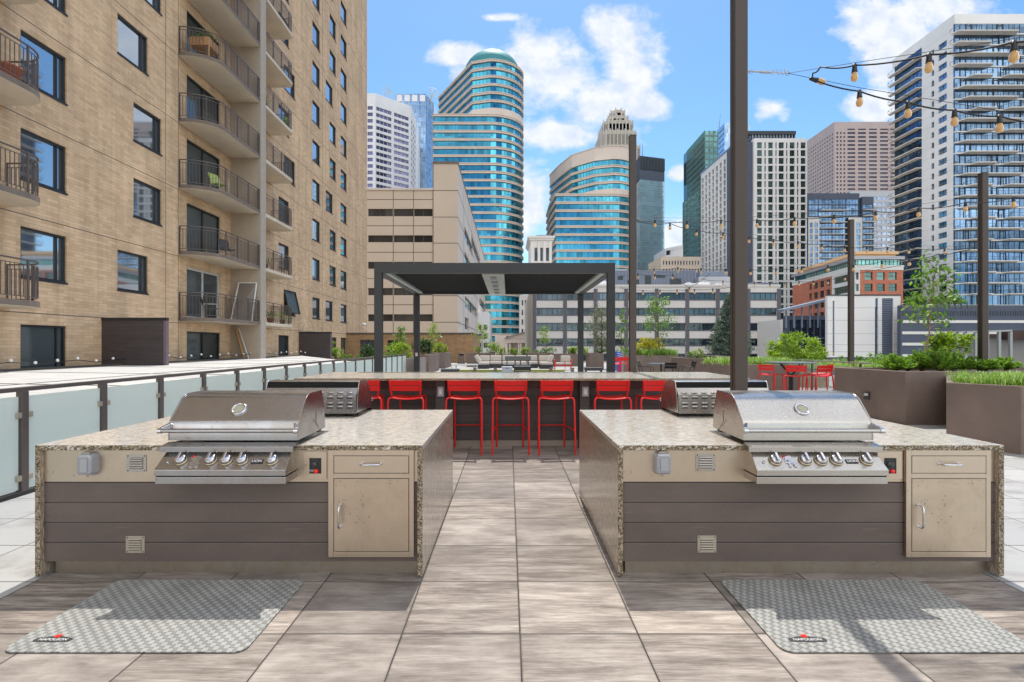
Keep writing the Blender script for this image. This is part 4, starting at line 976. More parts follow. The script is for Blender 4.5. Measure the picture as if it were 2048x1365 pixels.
# ------------------------------------------------------------------ tan precast building at the end of the terrace
XR = PX(916, 72)
tp = [(-30,72),(PX(866.5,72),72),(PX(866.5,72),90),(-30,90)]
bt_ = thing('office_building', 'tan panel office building with dark ribbon windows directly behind the pergola', 'building', (-12,80,-20))
w = MB(); Fm = Fac((-30,72),(PX(866.5,72),72)); H = []
ra = [(418,433),(471,485),(524,538),(576.5,591),(629,643)]
for (a, b) in ra:
    z0, z1 = PZ(b,72), PZ(a,72)
    for (p, q) in ((736,785.5),(787.5,826.5),(828,865)): H.append((PX(p,72)+30, PX(q,72)+30, z0, z1))
ztL = PZ(381,72); holes_wall(w, Fm, 0, Fm.L, -20, ztL, H, .25); w.quad((-30,72,ztL),(PX(866.5,72),72,ztL),(PX(866.5,72),90,ztL),(-30,90,ztL))
zT = PZ(328,71.9); Ft = Fac((PX(866.5,72),71.9),(XR,71.9)); holes_wall(w, Ft, 0, Ft.L, -20, zT, [], .2)
w.quad((PX(866.5,72),71.9,-20),(PX(866.5,72),71.9,zT),(PX(866.5,72),90,zT),(PX(866.5,72),90,-20)); w.quad((PX(866.5,72),71.9,zT),(XR,71.9,zT),(XR,155,zT),(PX(866.5,72),155,zT))
w.build('wall', M_tanp, bt_)
Fs = Fac((XR,71.9),(XR,155)); HS = []
for (p, q, yt, yb) in ((929,945,452,500),(929,942,502,525),(930,954,592,620),(930,937.5,634,655),(959,970.5,593,610),(943,960,470,500)):
    u0, u1 = Fs.u(p), Fs.u(q); zz1 = Fs.z(u0, yt); zz0 = zz1-1.9
    HS.append((u0, u1, zz0, zz1))
w2 = MB(); holes_wall(w2, Fs, 0, Fs.L, -20, zT, HS, .3); w2.build('side_wall', M_tanj, bt_)
MB().box(PX(866.5,72)+.3,XR-.45,72.4,154,-20,zT-.4).build('core', M_creamd, bt_)
add_windows(bt_, [(Fm,*h) for h in H]+[(Fs,*h) for h in HS], bglass('dark_ribbon_glass', (.07,.075,.08), .5, .08, .7, .01, .3), M_mull, .25, vm=1)
j = MB()
for (a, b) in ra: 
    for zz in (PZ((a+b)/2-26, 72),): Fm.box(j, 0, Fm.L, zz-.04, zz+.04, 0, .012)
for px in (786.5, 827): Fm.box(j, PX(px,72)+30-.04, PX(px,72)+30+.04, -20, ztL, 0, .01)
for py in (382,435,487,540,592,645): z = PZ(py,72); Ft.box(j, 0, Ft.L, z-.04, z+.04, 0, .012); Fs.box(j, 0, Fs.L, z-.05, z+.05, 0, .012)
Ft.box(j, -.04, .04, -20, zT, 0, .012)
for k in range(1, 9): Fs.box(j, k*9.2-.05, k*9.2+.05, -20, zT, 0, .011)
j.build('panel_joint', M_joint, bt_)
MB().box(-30,PX(866.5,72),71.85,72.3,ztL,ztL+.25).build('coping', M_tanj, bt_); MB().box(PX(866.5,72)-.05,XR+.06,71.8,155,zT,zT+.3).build('coping', M_concdk, bt_)
# low orange tan brick annex
bx = thing('brick_annex', 'low orange tan brick building with a dark roof edge below the tan panel building', 'building', (-7,45,0)); ya = 45.5; zt_ = PZ(669,ya)
Fx = Fac((-14.5,ya),(PX(945.5,ya),ya)); wm_ = MB(); HX = [(PX(775,ya)+14.5,PX(800,ya)+14.5,0,PZ(681,ya)),(PX(852,ya)+14.5,PX(861,ya)+14.5,0,PZ(682,ya)),(PX(720,ya)+14.5,PX(748,ya)+14.5,0,PZ(680,ya))]
holes_wall(wm_, Fx, 0, Fx.L, -1.2, zt_, HX, .2); wm_.quad((PX(945.5,ya),ya,-1.2),(PX(945.5,ya),ya+12,-1.2),(PX(945.5,ya),ya+12,zt_),(PX(945.5,ya),ya,zt_)); wm_.build('wall', M_brick2, bx)
add_windows(bx, [(Fx,*h) for h in HX], M_darkw, M_mull, .2, vm=1)
MB().box(-14.5,PX(945.5,ya)+.08,ya-.08,ya+12,zt_,zt_+.14).build('roof_edge', M_joint, bx)
lmp = MB(); lx_, lz_ = PX(884,ya), PZ(672,ya); lmp.box(lx_-.09,lx_+.09,ya-.16,ya-.02,lz_-.10,lz_+.03); lmp.cur = 1; lmp.box(lx_-.10,lx_+.06,ya-.22,ya-.161,lz_-.14,lz_-.02); lmp.build('wall_lamp', [M_black, M_white], bx)
tb_ = thing('trash_bin', 'dark brown trash bin with sloping hood against the brick annex', 'bin', (PX(922,40),40,0)); x0_, x1_ = PX(914.5,40), PX(929.5,40)
MB().add([(x0_,40,0),(x1_,40,0),(x1_-.03,40,.86),(x0_+.08,40,.86),(x0_,40.6,0),(x1_,40.6,0),(x1_-.03,40.6,.86),(x0_+.08,40.6,.86)],[(0,1,2,3),(5,4,7,6),(0,4,5,1),(3,2,6,7),(1,5,6,2),(4,0,3,7)]).build('body', M_stucco, tb_, bevel=.02); MB().box(x0_+.12,x1_-.08,39.985,39.995,.70,.80).build('opening', M_blackm, tb_)

# ------------------------------------------------------------------ white and violet tower, far left
Pv = [(PX(700,300),300),(PX(750.5,300),300),(PX(821.5,316),316),(PX(832,335),335),(PX(832,335)-5,380),(PX(700,300),380)]
zv = PZ(187,300); rows = [(zv-7.2-3.62*k-2.05, zv-7.2-3.62*k) for k in range(42)]
t = tower('tall white tower with dark violet ribbon windows just right of the brick apartment block', Pv, -20, zv, M_whitec,
      [(0, lambda F: grid([(F.u(735), F.u(745.5))], rows)), (1, lambda F: grid([(F.u(752.5), F.u(783)), (F.u(788), F.u(817.5))], rows)), (2, lambda F: grid(even(1, F.L-1, 3, .62), rows))], M_violet, M_mullw, .5, every=2.4, mw=.25)
rr_ = MB(); 
for k in range(10): x = PX(755+k*5, 315); rr_.box(x-.8, x+.2, 322, 324, zv, zv+2+(k%3))
rr_.build('roof_plant', M_joint, t)
# ------------------------------------------------------------------ blue glass tower with lattice crowns
zb_ = PZ(188,380); Pb = [(PX(790,380),380),(PX(851,380),380),(PX(867,394),394),(PX(867,394),420),(PX(790,380),420)]
t = thing('tower', 'pale blue glass tower with round lattice crowns on its roof corners', 'building', (PX(830,400),400,-20))
MB().prism(Pb, -20, zb_).build('glass_body', bglass('pale_blue_glass', (.42,.58,.78), .9, .06, .05, .010, .06), t)
m = MB()
for i, (p, q) in enumerate(((Pb[0],Pb[1]),(Pb[1],Pb[2]))):
    F = Fac(p, q)
    for k in range(50): F.box(m, 0, F.L, zb_-8-3.9*k-.25, zb_-8-3.9*k+.25, 0, .15)
    n = 14 if i == 0 else 6
    for k in range(n+1): F.box(m, F.L*k/n-.12, F.L*k/n+.12, -20, zb_, 0, .25)
m.build('mullion', simple('blue_mullion', (.30,.42,.56), .5), t)
m = MB(); F = Fac(Pb[0], Pb[1])
for k in range(4): F.box(m, 1.5+k*5.4, 5.2+k*5.4, zb_-5.6, zb_-1.0, .1, .5)
m.build('crown_panel', M_whitec, t)
for (px_, py_, sgn) in ((782, 185, -1), (862, 190, 1)):
    m = MB(); c0 = Vector((PX(px_,384), 384, PZ(py_,384)))
    a0, a1 = (radians(100), radians(260)) if sgn < 0 else (radians(-100), radians(120))
    for r in (1.6, 3.2, 4.8): m.tube([c0+Vector((r*cos(a0+(a1-a0)*i/14)*1.15, -.4*r, r*sin(a0+(a1-a0)*i/14)*.85)) for i in range(15)], .17, 5)
    for i in range(11): a = a0+(a1-a0)*i/10; m.tube([c0, c0+Vector((4.8*cos(a)*1.15, -1.9, 4.8*sin(a)*.85))], .10, 5)
    m.tube([c0+Vector((0,0,-5)), c0], .3, 6)
    m.build('lattice_crown', simple('lattice_green', (.52,.56,.46), .5), t)
# ------------------------------------------------------------------ curved teal towers
def banded(label, lower, zl, upper, zu, base, pitch, spand=1.18, loc=None, top_band=0, extra=None):
    t = thing('tower', label, 'building', loc)
    for (poly, z0, z1) in ((lower, base, zl), (upper, zl+.02, zu)):
        s_ = MB(); n = int((z1-z0)/pitch+.01); out = inset_poly(poly, -.45); out2 = inset_poly(poly, -.75)
        zz = z1
        k = 0
        while zz-pitch > z0-1e-3:
            hh = spand if not (k == 0 and top_band and poly is upper) else top_band
            s_.prism(out, zz-hh, zz); s_.prism(out2, zz-.28, zz-.02); s_.prism(out2, zz-hh+.02, zz-hh+.26)
            g_ = MB().prism(poly, zz-max(pitch, hh+pitch-spand), zz-hh+.02, top=False, bottom=False, smooth=False).build('window_band', M_teal, t)
            zz -= max(pitch, hh+pitch-spand); k += 1
        s_.prism(out, z0, zz)
        s_.build('stone_band', M_cream, t)
        mm = MB()
        for i in range(len(poly)):
            a = Vector(poly[i]); b = Vector(poly[(i+1)%len(poly)])
            if min(a.y, b.y) > loc[1]+30: continue
            F = Fac(a, b); nn = max(1, int(F.L/1.6))
            for q in range(nn): F.box(mm, F.L*q/nn-.06, F.L*q/nn+.06, z0, z1-.1, -.02, .10)
        mm.build('mullion', M_mull_teal, t)
    return t
M_mull_teal = simple('teal_mullion', (.06,.17,.20), .4)
R_ = 15.5; cxe, cye = PX(981,255), 255+R_
arcE = [(cxe+R_*sin(a), cye-R_*cos(a)) for a in [i*pi/18 for i in range(19)]]
lowE = [(PX(868.5,255),255)]+arcE+[(PX(868.5,255),285)]
uppE = [(PX(879,294),294),(PX(945,257.5),257.5)]+arcE+[(PX(879,294),296)]
t = banded('tallest curved teal glass tower with cream bands, slanted stepped top and teal dome', lowE, PZ(229,255), uppE, PZ(119,255), -20, 3.87, loc=(cxe,cye,-20))
dm = MB(); dm.M = Matrix.Translation((PX(984,270), 271, PZ(119,255)-.6)) @ Matrix.Diagonal((14.3,13.0,12.6,1)); dm.lathe([(cos(a), sin(a)) for a in [i*pi/2/8 for i in range(9)]], 28); dm.build('dome', simple('teal_dome', (.03,.20,.22), .55, .2), t)
cxf, cyf = PX(1226,250), 262
arcF = [(cxf+12*sin(a), cyf-12*cos(a)) for a in [i*pi/12 for i in range(7)]]
lowF = [(PX(1101,268),268),(PX(1112.5,250),250)]+arcF+[(PX(1101,268),290)]
uppF = [(PX(1102,292),292),(PX(1120,277),277),(PX(1145,262),262),(PX(1190,252.5),252.5)]+arcF+[(PX(1102,292),294)]
banded('shorter curved teal glass tower with cream bands and a wide blank top band', lowF, PZ(388,250), uppF, PZ(292,250), -20, 3.72, loc=(PX(1180,262),262,-20), top_band=6.4)
# ------------------------------------------------------------------ art deco tower
t = thing('tower', 'pale stepped art deco tower with vertical ribs behind the shorter teal tower', 'building', (PX(1245,400),410,-20))
tiers = [(1203.5,1290,-20,PZ(372,400),398),(1203.5,1281,PZ(372,400),PZ(290,400),400),(1206,1275,PZ(290,400),PZ(258,400),403),(1212,1270,PZ(258,400),PZ(235,400),405),(1222,1262,PZ(235,400),PZ(222,400),408),(1229,1256,PZ(222,400),PZ(208,400),410)]
bm = MB(); rb = MB(); gm = []
for (p, q, z0, z1, y) in tiers:
    xa, xb = PX(p,400), PX(q,400); c = 3.0; yb = 440-(y-398)*1.0
    poly = [(xa+c,y),(xb-c,y),(xb,y+c),(xb,yb),(xa,yb),(xa,y+c)]; bm.prism(poly, z0, z1)
    for (aa, bb) in ((poly[5],poly[0]),(poly[0],poly[1]),(poly[1],poly[2]),((xa,yb),(xa,y+c))):
        F = Fac(aa, bb); nn = max(1, int(F.L/2.6))
        for k in range(nn+1): F.box(rb, F.L*k/nn-.35, F.L*k/nn+.35, z0, z1+(1.2 if k % 2 else 0), -.1, .6)
        for k in range(nn): gm.append((F, F.L*k/nn+.5, F.L*(k+1)/nn-.5, z0+1, z1-2.5))
bm.build('wall', M_deco, t); rb.build('rib', simple('deco_rib', (.50,.48,.44), .7), t)
add_windows(t, gm, bglass('deco_glass', (.16,.18,.19), .7, .1, .4, .01, .1), M_deco, -.15, vm=0, hm=24, mw=.5, name='window')
# ------------------------------------------------------------------ glass tower with dark crown
Ph = [(PX(1280,380),380),(PX(1328,386),386),(PX(1328,386)+4,420),(PX(1280,380),420)]; zh = PZ(312,380)
t = thing('tower', 'slim pale teal glass tower with a dark louvred crown, just right of the second post', 'building', (PX(1304,400),400,-20))
MB().prism(Ph, -20, zh-16.5).build('glass_body', bglass('pale_teal_glass', (.52,.70,.80), .6, .1, .05, .003, .05, cell=4, cv=.15), t)
MB().prism(inset_poly(Ph, -.3), zh-16.5, zh).build('crown', M_navy, t)
m = MB(); F = Fac(Ph[0], Ph[1])
for k in range(42): F.box(m, 0, F.L, zh-20-3.7*k-.2, zh-20-3.7*k+.2, 0, .12)
for k in range(13): F.box(m, F.L*k/12-.1, F.L*k/12+.1, -20, zh-16.5, 0, .15)
m.build('mullion', simple('grey_teal_mullion', (.26,.36,.38), .5), t)
m = MB()
for k in range(17): F.box(m, F.L*k/16-.2, F.L*k/16+.2, zh-9, zh-.5, .31, .8)
F.box(m, 0, F.L, zh-9.4, zh-9, .31, .8); m.tube([(PX(1285,400),400,zh),(PX(1285,400),400,zh+16)], [.3,.08], 5)
m.build('crown_louvre', M_mull, t)
# ------------------------------------------------------------------ small ornate stone building, far church, little blocks
So = [(PX(1061,180),180),(PX(1104,180),180),(PX(1104,180),200),(PX(1061,180),200)]; zo = PZ(481,180)
t = tower('small ornate stone building with heavy cornice in the gap between the two teal towers', So, -20, zo, M_greyp, [(0, lambda F: grid([(F.u(1069),F.u(1075)),(F.u(1080.5),F.u(1086)),(F.u(1092),F.u(1098))], [(zo-7,zo-2.5),(zo-12,zo-8.2),(zo-16,zo-13)]))], M_officew, M_mull, .4, vm=1)
MB().prism(inset_poly(So,-.5), zo, zo+.7).prism(inset_poly(So,-1.0), zo+.7, zo+1.3).build('cornice', M_greyp, t); MB().box(PX(1073,182),PX(1102,182),182,190,zo+1.3,zo+2.2).build('roof_house', M_bluegr, t)
m = MB()
for px in (1064.5,1077.8,1089,1100.5): x = PX(px,180); m.box(x-.35,x+.35,179.6,180,zo-18,zo-.4)
m.build('pilaster', M_greyp, t)
t = tower('narrow grey office building glimpsed between the teal tower and the grey banded office block', [(PX(1040,200),200),(PX(1075,200),200),(PX(1075,200),215),(PX(1040,200),215)], -20, PZ(590,200), M_greyp, [(0, lambda F: grid(even(.3, F.L-.3, 5, .5), [(PZ(590,200)-4-3.6*k, PZ(590,200)-2-3.6*k) for k in range(7)]))], M_darkw, None, .3)
# church with pediment
yc = 185; t = thing('church', 'small classical stone building with columns and a pediment, low beneath the tallest teal tower', 'building', (PX(1047,yc),yc,-20)); zc_ = PZ(680,yc)
m = MB().box(PX(993,yc),PX(1101,yc),yc+1.5,yc+25,-20,zc_-.5); m.box(PX(1012,yc),PX(1082,yc),yc-1,yc+2,zc_-1.1,zc_+.4); m.add([(PX(1010,yc),yc-1.2,zc_+.4),(PX(1084,yc),yc-1.2,zc_+.4),(PX(1047,yc),yc-1.2,PZ(666,yc)),(PX(1010,yc),yc+20,zc_+.4),(PX(1084,yc),yc+20,zc_+.4),(PX(1047,yc),yc+20,PZ(666,yc))],[(0,1,2),(5,4,3),(0,3,4,1),(1,4,5,2),(2,5,3,0)])
m.box(PX(990,yc),PX(1012,yc),yc-.2,yc+5,-20,PZ(672,yc)); m.build('wall', M_cream, t)
m = MB()
for px in (1014,1020,1038,1042,1060,1064,1078): m.tube([(PX(px,yc),yc-.3,-8),(PX(px,yc),yc-.3,zc_-1.1)], .42, 10)
m.build('column', M_cream, t)
for px in (1029,1051,1071): MB().prism([(PX(px,yc)-1.5,yc+1.3),(PX(px,yc)+1.5,yc+1.3),(PX(px,yc)+1.5,yc+1.52),(PX(px,yc)-1.5,yc+1.52)], -6, zc_-3.2).build('window', M_darkw, t)
rm = MB()
for s in (-1, 1): rm.bar((PX(1047+s*38,yc),yc-1.4,zc_+.5),(PX(1047,yc),yc-1.4,PZ(665.3,yc)),.7,.35)
rm.build('pediment_moulding', M_creamd, t)
tower('pale low panelled building beyond the brick annex, right under the teal tower', [(PX(946,120),120),(PX(978,120),120),(PX(978,120),140),(PX(946,120),140)], -20, PZ(624,120), M_whitec, [(0, lambda F: grid([(F.u(957),F.u(963)),(F.u(967),F.u(975))], [(PZ(660+18*k,120),PZ(650+18*k,120)) for k in range(3)]))], M_officew, M_mull, .2)
t = tower('small glass office building peeping over the rooftops right of the dark crowned tower', [(PX(1330,260),260),(PX(1366,250),250),(PX(1366,250),280),(PX(1330,260),280)], -20, PZ(490,250), M_whitec, [(0, lambda F: grid([(.6,F.L-.6)], [(PZ(490,250)-3.4-3.6*k, PZ(490,250)-1.2-3.6*k) for k in range(8)]))], M_darkw, M_mullw, .3, every=2)
t = tower('low tan stone building with a row of small windows below the green tower', [(PX(1322,220),220),(PX(1402,220),220),(PX(1402,220),240),(PX(1322,220),240)], -20, PZ(514,220), M_tanp, [(0, lambda F: grid(even(.5,F.L-.5,13,.5), [(PZ(530,220),PZ(522,220)),(PZ(548,220),PZ(538,220))]))], M_darkw, None, .3)
# ------------------------------------------------------------------ grey banded office block
yj = 125; xj0, xj1 = PX(1066,yj), PX(1560,yj); zj = PZ(574,yj)
bands = [(586,600.5),(617,631),(647,661.5),(678,692),(708.5,722),(739,752)]; pc = [1069+61.1*k for k in range(9)]
Pj = [(xj0,yj),(xj1,yj),(xj1,180),(xj0,180)]
HJ = [(PX(pc[i]+4,yj)-xj0, PX(pc[i+1]-4,yj)-xj0, PZ(b,yj), PZ(a,yj)) for i in range(8) for a, b in bands]
t = tower('wide low grey office block with pale bands and dark mauve piers behind the planters', Pj, -20, zj, M_greyp, [(0, HJ)], M_officew, M_mull, .35, every=1.15, mw=.10)
m = MB()
for p in pc: m.box(PX(p,yj)-.42,PX(p,yj)+.42,yj-.18,yj+.3,-20,PZ(578,yj))
m.build('pier', M_mauve, t)
m = MB()
for (a, b) in bands:
    for zz in (PZ(a,yj), PZ(b,yj)): m.box(xj0, xj1, yj-.10, yj+.01, zz-.10, zz+.10)
m.build('band_trim', M_mauve, t)
m = MB()
for k in range(22): m.box(xj0-.25, xj0-.002, 126+k*2.4, 127.2+k*2.4, -20, zj)
m.build('side_rib', M_deco, t); MB().box(xj0-.1,xj1+.1,yj-.15,yj+.4,zj,zj+.5).build('parapet', M_greyp, t)
# roof plant on the office block
t = thing('roof_plant_room', 'blue grey metal plant room on the roof of the grey banded office block', 'roof building', (PX(1300,140),140,zj))
yk = 136
def pb(p, q, a, b, d0=0, d1=14, name='shed', m=M_bluegr): return MB().box(PX(p,yk),PX(q,yk),yk+d0,yk+d1,PZ(b,yk),PZ(a,yk)).build(name, m, t)
pb(1222,1392,541,582); pb(1392,1462,556,582,-2,8,'shed',M_silver); pb(1405,1462,541,556,2,12); pb(1228,1262,535,541,4,8,'shed',M_greyp); pb(1475,1556,566,582,0,8,'shed',M_bluegr)
d = MB()
for (p, q, a, b) in ((1255,1278,560,571),(1290,1302,552,572),(1340,1362,558,574),(1236,1246,553,560),(1312,1330,551,556)): d.box(PX(p,yk),PX(q,yk),yk-.1,yk-.01,PZ(b,yk),PZ(a,yk))
d.build('louvre', M_mull, t)
d = MB()
for k in range(60): x = PX(1224+k*2.8,yk); d.box(x-.04,x+.04,yk-.06,yk-.002,PZ(582,yk),PZ(541.5,yk))
d.build('corrugation', M_navy, t)
d = MB()
for py in (572,576): d.bar((PX(1110,128),128,PZ(py,128)),(PX(1375,128),128,PZ(py,128)),.08,.08)
for k in range(14): x = PX(1110+k*20,128); d.bar((x,128,zj),(x,128,PZ(571,128)),.07,.07)
d.build('roof_railing', M_silver, t)
for i, (p, q, a) in enumerate(((1370,1392,567),(1396,1420,565),(1430,1448,568),(1100,1125,564),(1160,1178,566),(1200,1216,563))):
    u = thing('rooftop_unit', ['white rooftop air unit, first right of the plant room centre','white rooftop air unit, the larger middle one right of the plant room','small white rooftop air unit beside the tallest post','white rooftop air unit above the left end of the grey office block','small rooftop air unit seen through the pergola','rooftop air unit next to the right pergola post'][i], 'air unit', (PX(p,130),130,zj), 'rooftop air units')
    MB().box(PX(p,130),PX(q,130),130,133,zj+.1,PZ(a,130)).build('casing', M_whitec, u, bevel=.1); MB().lathe([(.7,0),(.7,.4),(.1,.45)], 12, ((PX(p,130)+PX(q,130))/2,131.5,PZ(a,130))).build('fan_hood', M_silver, u)
# ------------------------------------------------------------------ green glass tower
zg = PZ(262,330)
t = thing('tower', 'green glass tower with a slanted roofline and lower wing, left of the tallest post', 'building', (PX(1410,345),345,-20))
PG = [(PX(1374,365),365),(PX(1410,330),330),(PX(1436,330),330),(PX(1436,330),372),(PX(1374,365),372)]
MB().prism(PG, -20, zg).build('glass_body', M_greeng, t)
PG2 = [(PX(1367,352),352),(PX(1402,322),322),(PX(1415,322),322),(PX(1415,322),350),(PX(1367,352),354)]
MB().prism(PG2, -20, PZ(392,337)).build('lower_wing', M_greeng, t)
m = MB()
for poly, zt in ((PG, zg), (PG2, PZ(392,337))):
    for i in (0, 1):
        F = Fac(poly[i], poly[i+1])
        for k in range(46):
            z = zt-3-3.6*k
            if z > -18: F.box(m, 0, F.L, z-.55, z+.35, 0, .12)
        nn = int(F.L/2.4)
        for k in range(nn+1): F.box(m, F.L*k/nn-.16, F.L*k/nn+.16, -20, zt, 0, .22)
m.build('mullion', simple('green_mullion', (.12,.20,.18), .5), t)
MB().prism([(PX(1374,365),365),(PX(1410,330),330),(PX(1410,330),331),(PX(1374,365),366)], zg-4, zg+.5).build('crown_edge', simple('green_copper', (.10,.32,.29), .5), t)
t = thing('tower', 'pale blue glass tower top with an antenna just left of the tallest post', 'building', (PX(1448,420),420,-20))
MB().prism([(PX(1420,430),430),(PX(1449,400),400),(PX(1500,400),400),(PX(1500,400),440),(PX(1420,430),440)], -20, PZ(246,400)).build('glass_body', bglass('pale_blue_grey_glass', (.40,.55,.72), .85, .08, .05, .02, .05), t)
m = MB(); F = Fac((PX(1420,430),430),(PX(1449,400),400))
for k in range(30): F.box(m, 0, F.L, PZ(246,400)-3-4*k-.8, PZ(246,400)-3-4*k, 0, .2)
m.tube([(PX(1438,410),410,PZ(246,400)),(PX(1441,410),410,PZ(228,410))], [.3,.1], 5); m.build('frame', M_bluegr, t)
# ------------------------------------------------------------------ white grid building either side of the tallest post
zq = PZ(277,205); x0_, x1_ = PX(1508,205), PX(1614,205)
cols = [(1514,1524),(1529,1531.8),(1536.5,1546),(1551,1553.5),(1557.5,1568),(1572.3,1575),(1579.5,1589.5),(1594,1597),(1601.5,1611.5)]
rows = [(PZ(277,205)-3.9-2.97*k, PZ(277,205)-1.35-2.97*k-.2) for k in range(33)]
Pq = [(x0_,205),(x1_,205),(x1_,215.9),(x0_,215.9)]
t = tower('white grid residential tower with dark square windows, right of the tallest post', Pq, -20, zq, M_gridw, [(0, lambda F: grid([(F.u(a), F.u(b)) for a, b in cols], rows)), (3, [])], M_greenw, M_mull, .45, vm=1, mw=.15)
MB().box(x0_-.5,PX(1590,207),207,215,zq,zq+.15).build('deck', M_mull, t)
m = MB(); F = Fac((PX(1505,208),208),(PX(1590,208),208)); 
MB().box(PX(1498,208),PX(1590,208),208.2,215,zq+.15,PZ(264,208)).build('penthouse_glass', M_officew, t); MB().box(PX(1490,208),PX(1591,208),207.6,215.5,PZ(270,208),PZ(263,208)).build('penthouse_roof', M_mull, t)
for k in range(15): F.box(m, F.L*k/14-.1, F.L*k/14+.1, zq+.15, PZ(269.5,208), .02, .2)
m.build('penthouse_mullion', M_silver, t)
XL = 93.4; Pl = [(XL,259.6),(XL,216),(x0_+12,216),(x0_+12,259.6)]; zl_ = PZ(349,259.6)
rowsl = [(zl_-5.0-2.97*k, zl_-2.6-2.97*k) for k in range(34)]
t = tower('long side wing of white grid windows left of the tallest post, blue roof edge', Pl, -20, zl_, M_gridw, [(0, lambda F: grid([(F.L/10*(i+.2), F.L/10*(i+.78)) for i in range(10)], rowsl))], bglass('bluish_grid_window', (.24,.36,.48), .8, .06, .5, .01, .2), M_coping, .45, vm=1, mw=.25)
MB().box(XL-.3,XL+8,216,260,zl_,zl_+.6).build('roof_edge', simple('blue_roof_edge', (.16,.25,.40), .6), t)
MB().box(x0_-6,x0_-.12,206,215.9,-20,zq-1).build('recess', M_navy, t)
# ------------------------------------------------------------------ pink granite tower
zp = PZ(244,480); Pp = [(PX(1614,525),525),(PX(1669,480),480),(PX(1850,480),480),(PX(1850,480),560),(PX(1614,525),560)]
pr = [(zp-11.0-3.6*k, zp-11.0-3.6*k+1.75) for k in range(40)]
cf = [(1673,1676.5),(1680,1683.5),(1687,1690.5),(1695,1710.5),(1716,1732),(1738,1754),(1760,1776),(1781,1797)]
t = tower('pinkish granite tower with rows of small windows rising behind the glass offices', Pp, -20, zp, M_pinkst, [(0, lambda F: grid(even(1.5,F.L-1.5,11,.45), pr[:20])), (1, lambda F: grid([(F.u(a),F.u(b)) for a, b in cf], pr[:20])+grid([(F.u(a),F.u(b)) for a, b in cf[3:]], [(zp-7.4,zp-6.2)]))], bglass('pink_tower_window', (.14,.13,.16), .6, .1, .3, .01, .1), M_mull, .8, vm=0)
# ------------------------------------------------------------------ glass residential block
yn = 255; zn = PZ(387,yn); Pn = [(PX(1614,yn),yn),(PX(1719,yn),yn),(PX(1719,yn),285),(PX(1614,yn),285)]
rn = [(PZ(387,yn)-5.2-2.84*k, PZ(387,yn)-2.9-2.84*k) for k in range(26)]
t = tower('blue glass residential block with dark roof band and thin balconies before the pink tower', Pn, -20, zn, M_navy, [(0, lambda F: grid([(F.u(1618),F.u(1636.5)),(F.u(1637.5),F.u(1664)),(F.u(1665),F.u(1692)),(F.u(1693),F.u(1717))], rn))], M_skyg, M_mull, .2, every=1.5, mw=.12)
Pn2 = [(PX(1722,yn),yn-1),(PX(1744.5,yn),yn-1),(PX(1744.5,yn),283),(PX(1722,yn),283)]
n2 = tower('narrow right wing of the blue glass residential block with its own dark roof band', Pn2, -20, PZ(395,yn), M_navy, [(0, lambda F: grid([(.25,F.L-.25)], rn[1:]))], M_skyg, M_mull, .2, every=1.5, mw=.12)
bm_ = MB()
for (tt, a, b, o) in ((t,1640,1690,-.8),(n2,1724,1747,-1.8)):
    for z0, z1 in rn[1:]:
        sl = MB().box(PX(a,yn),PX(b,yn),yn+o-1.0,yn,z0-.42,z0-.15); sl.cur = 1
        sl.bar((PX(a,yn),yn+o-.95,z0+.85),(PX(b,yn),yn+o-.95,z0+.85),.08,.08)
        for q in range(10): x = PX(a+(b-a)*q/9,yn); sl.bar((x,yn+o-.95,z0-.15),(x,yn+o-.95,z0+.85),.05,.05)
        sl.build('balcony', [M_soffit, M_mull], tt)
for (p, q, a) in ((1614,1636.5,436),(1694,1722,436)):
    F = Fac((PX(p,yn),yn-1.1),(PX(q,yn),yn-1.1)); cm = MB(); hs = grid([(F.L*.12,F.L*.38),(F.L*.55,F.L*.85)], [(z0, z1) for z0, z1 in rn if z1 < PZ(a,yn)-1])
    holes_wall(cm, F, 0, F.L, -20, PZ(a,yn), hs, .3); cm.box(PX(q,yn)-.05,PX(q,yn),yn-1.1,yn-.1,-20,PZ(a,yn)); cm.box(PX(p,yn),PX(q,yn),yn-1.1,yn-.05,PZ(a,yn)-.1,PZ(a,yn)); cm.build('cream_front', M_offw, t)
    MB().box(PX(p,yn)+.1,PX(q,yn)-.1,yn-.8,yn-.75,-20,PZ(a,yn)-.2).build('window_strip', M_skyg, t)
# white glass office
yw = 300; rw = [(PZ(383,yw)-3.0-3.3*k-1.7, PZ(383,yw)-3.0-3.3*k) for k in range(22)]
tower('pale glass office tower with white ribs between the residential block and the balcony tower', [(PX(1700,yw),yw),(PX(1799,yw),yw),(PX(1799,yw),330),(PX(1700,yw),330)], -20, PZ(383,yw), M_silver, [(0, lambda F: grid([(F.u(1700+9.2*i)+.3, F.u(1709.2+9.2*i)-.3) for i in range(10)], rw))], bglass('pale_office_glass', (.50,.62,.80), .85, .06, .35, .01, .1), M_mullw, .25, vm=2, mw=.2)
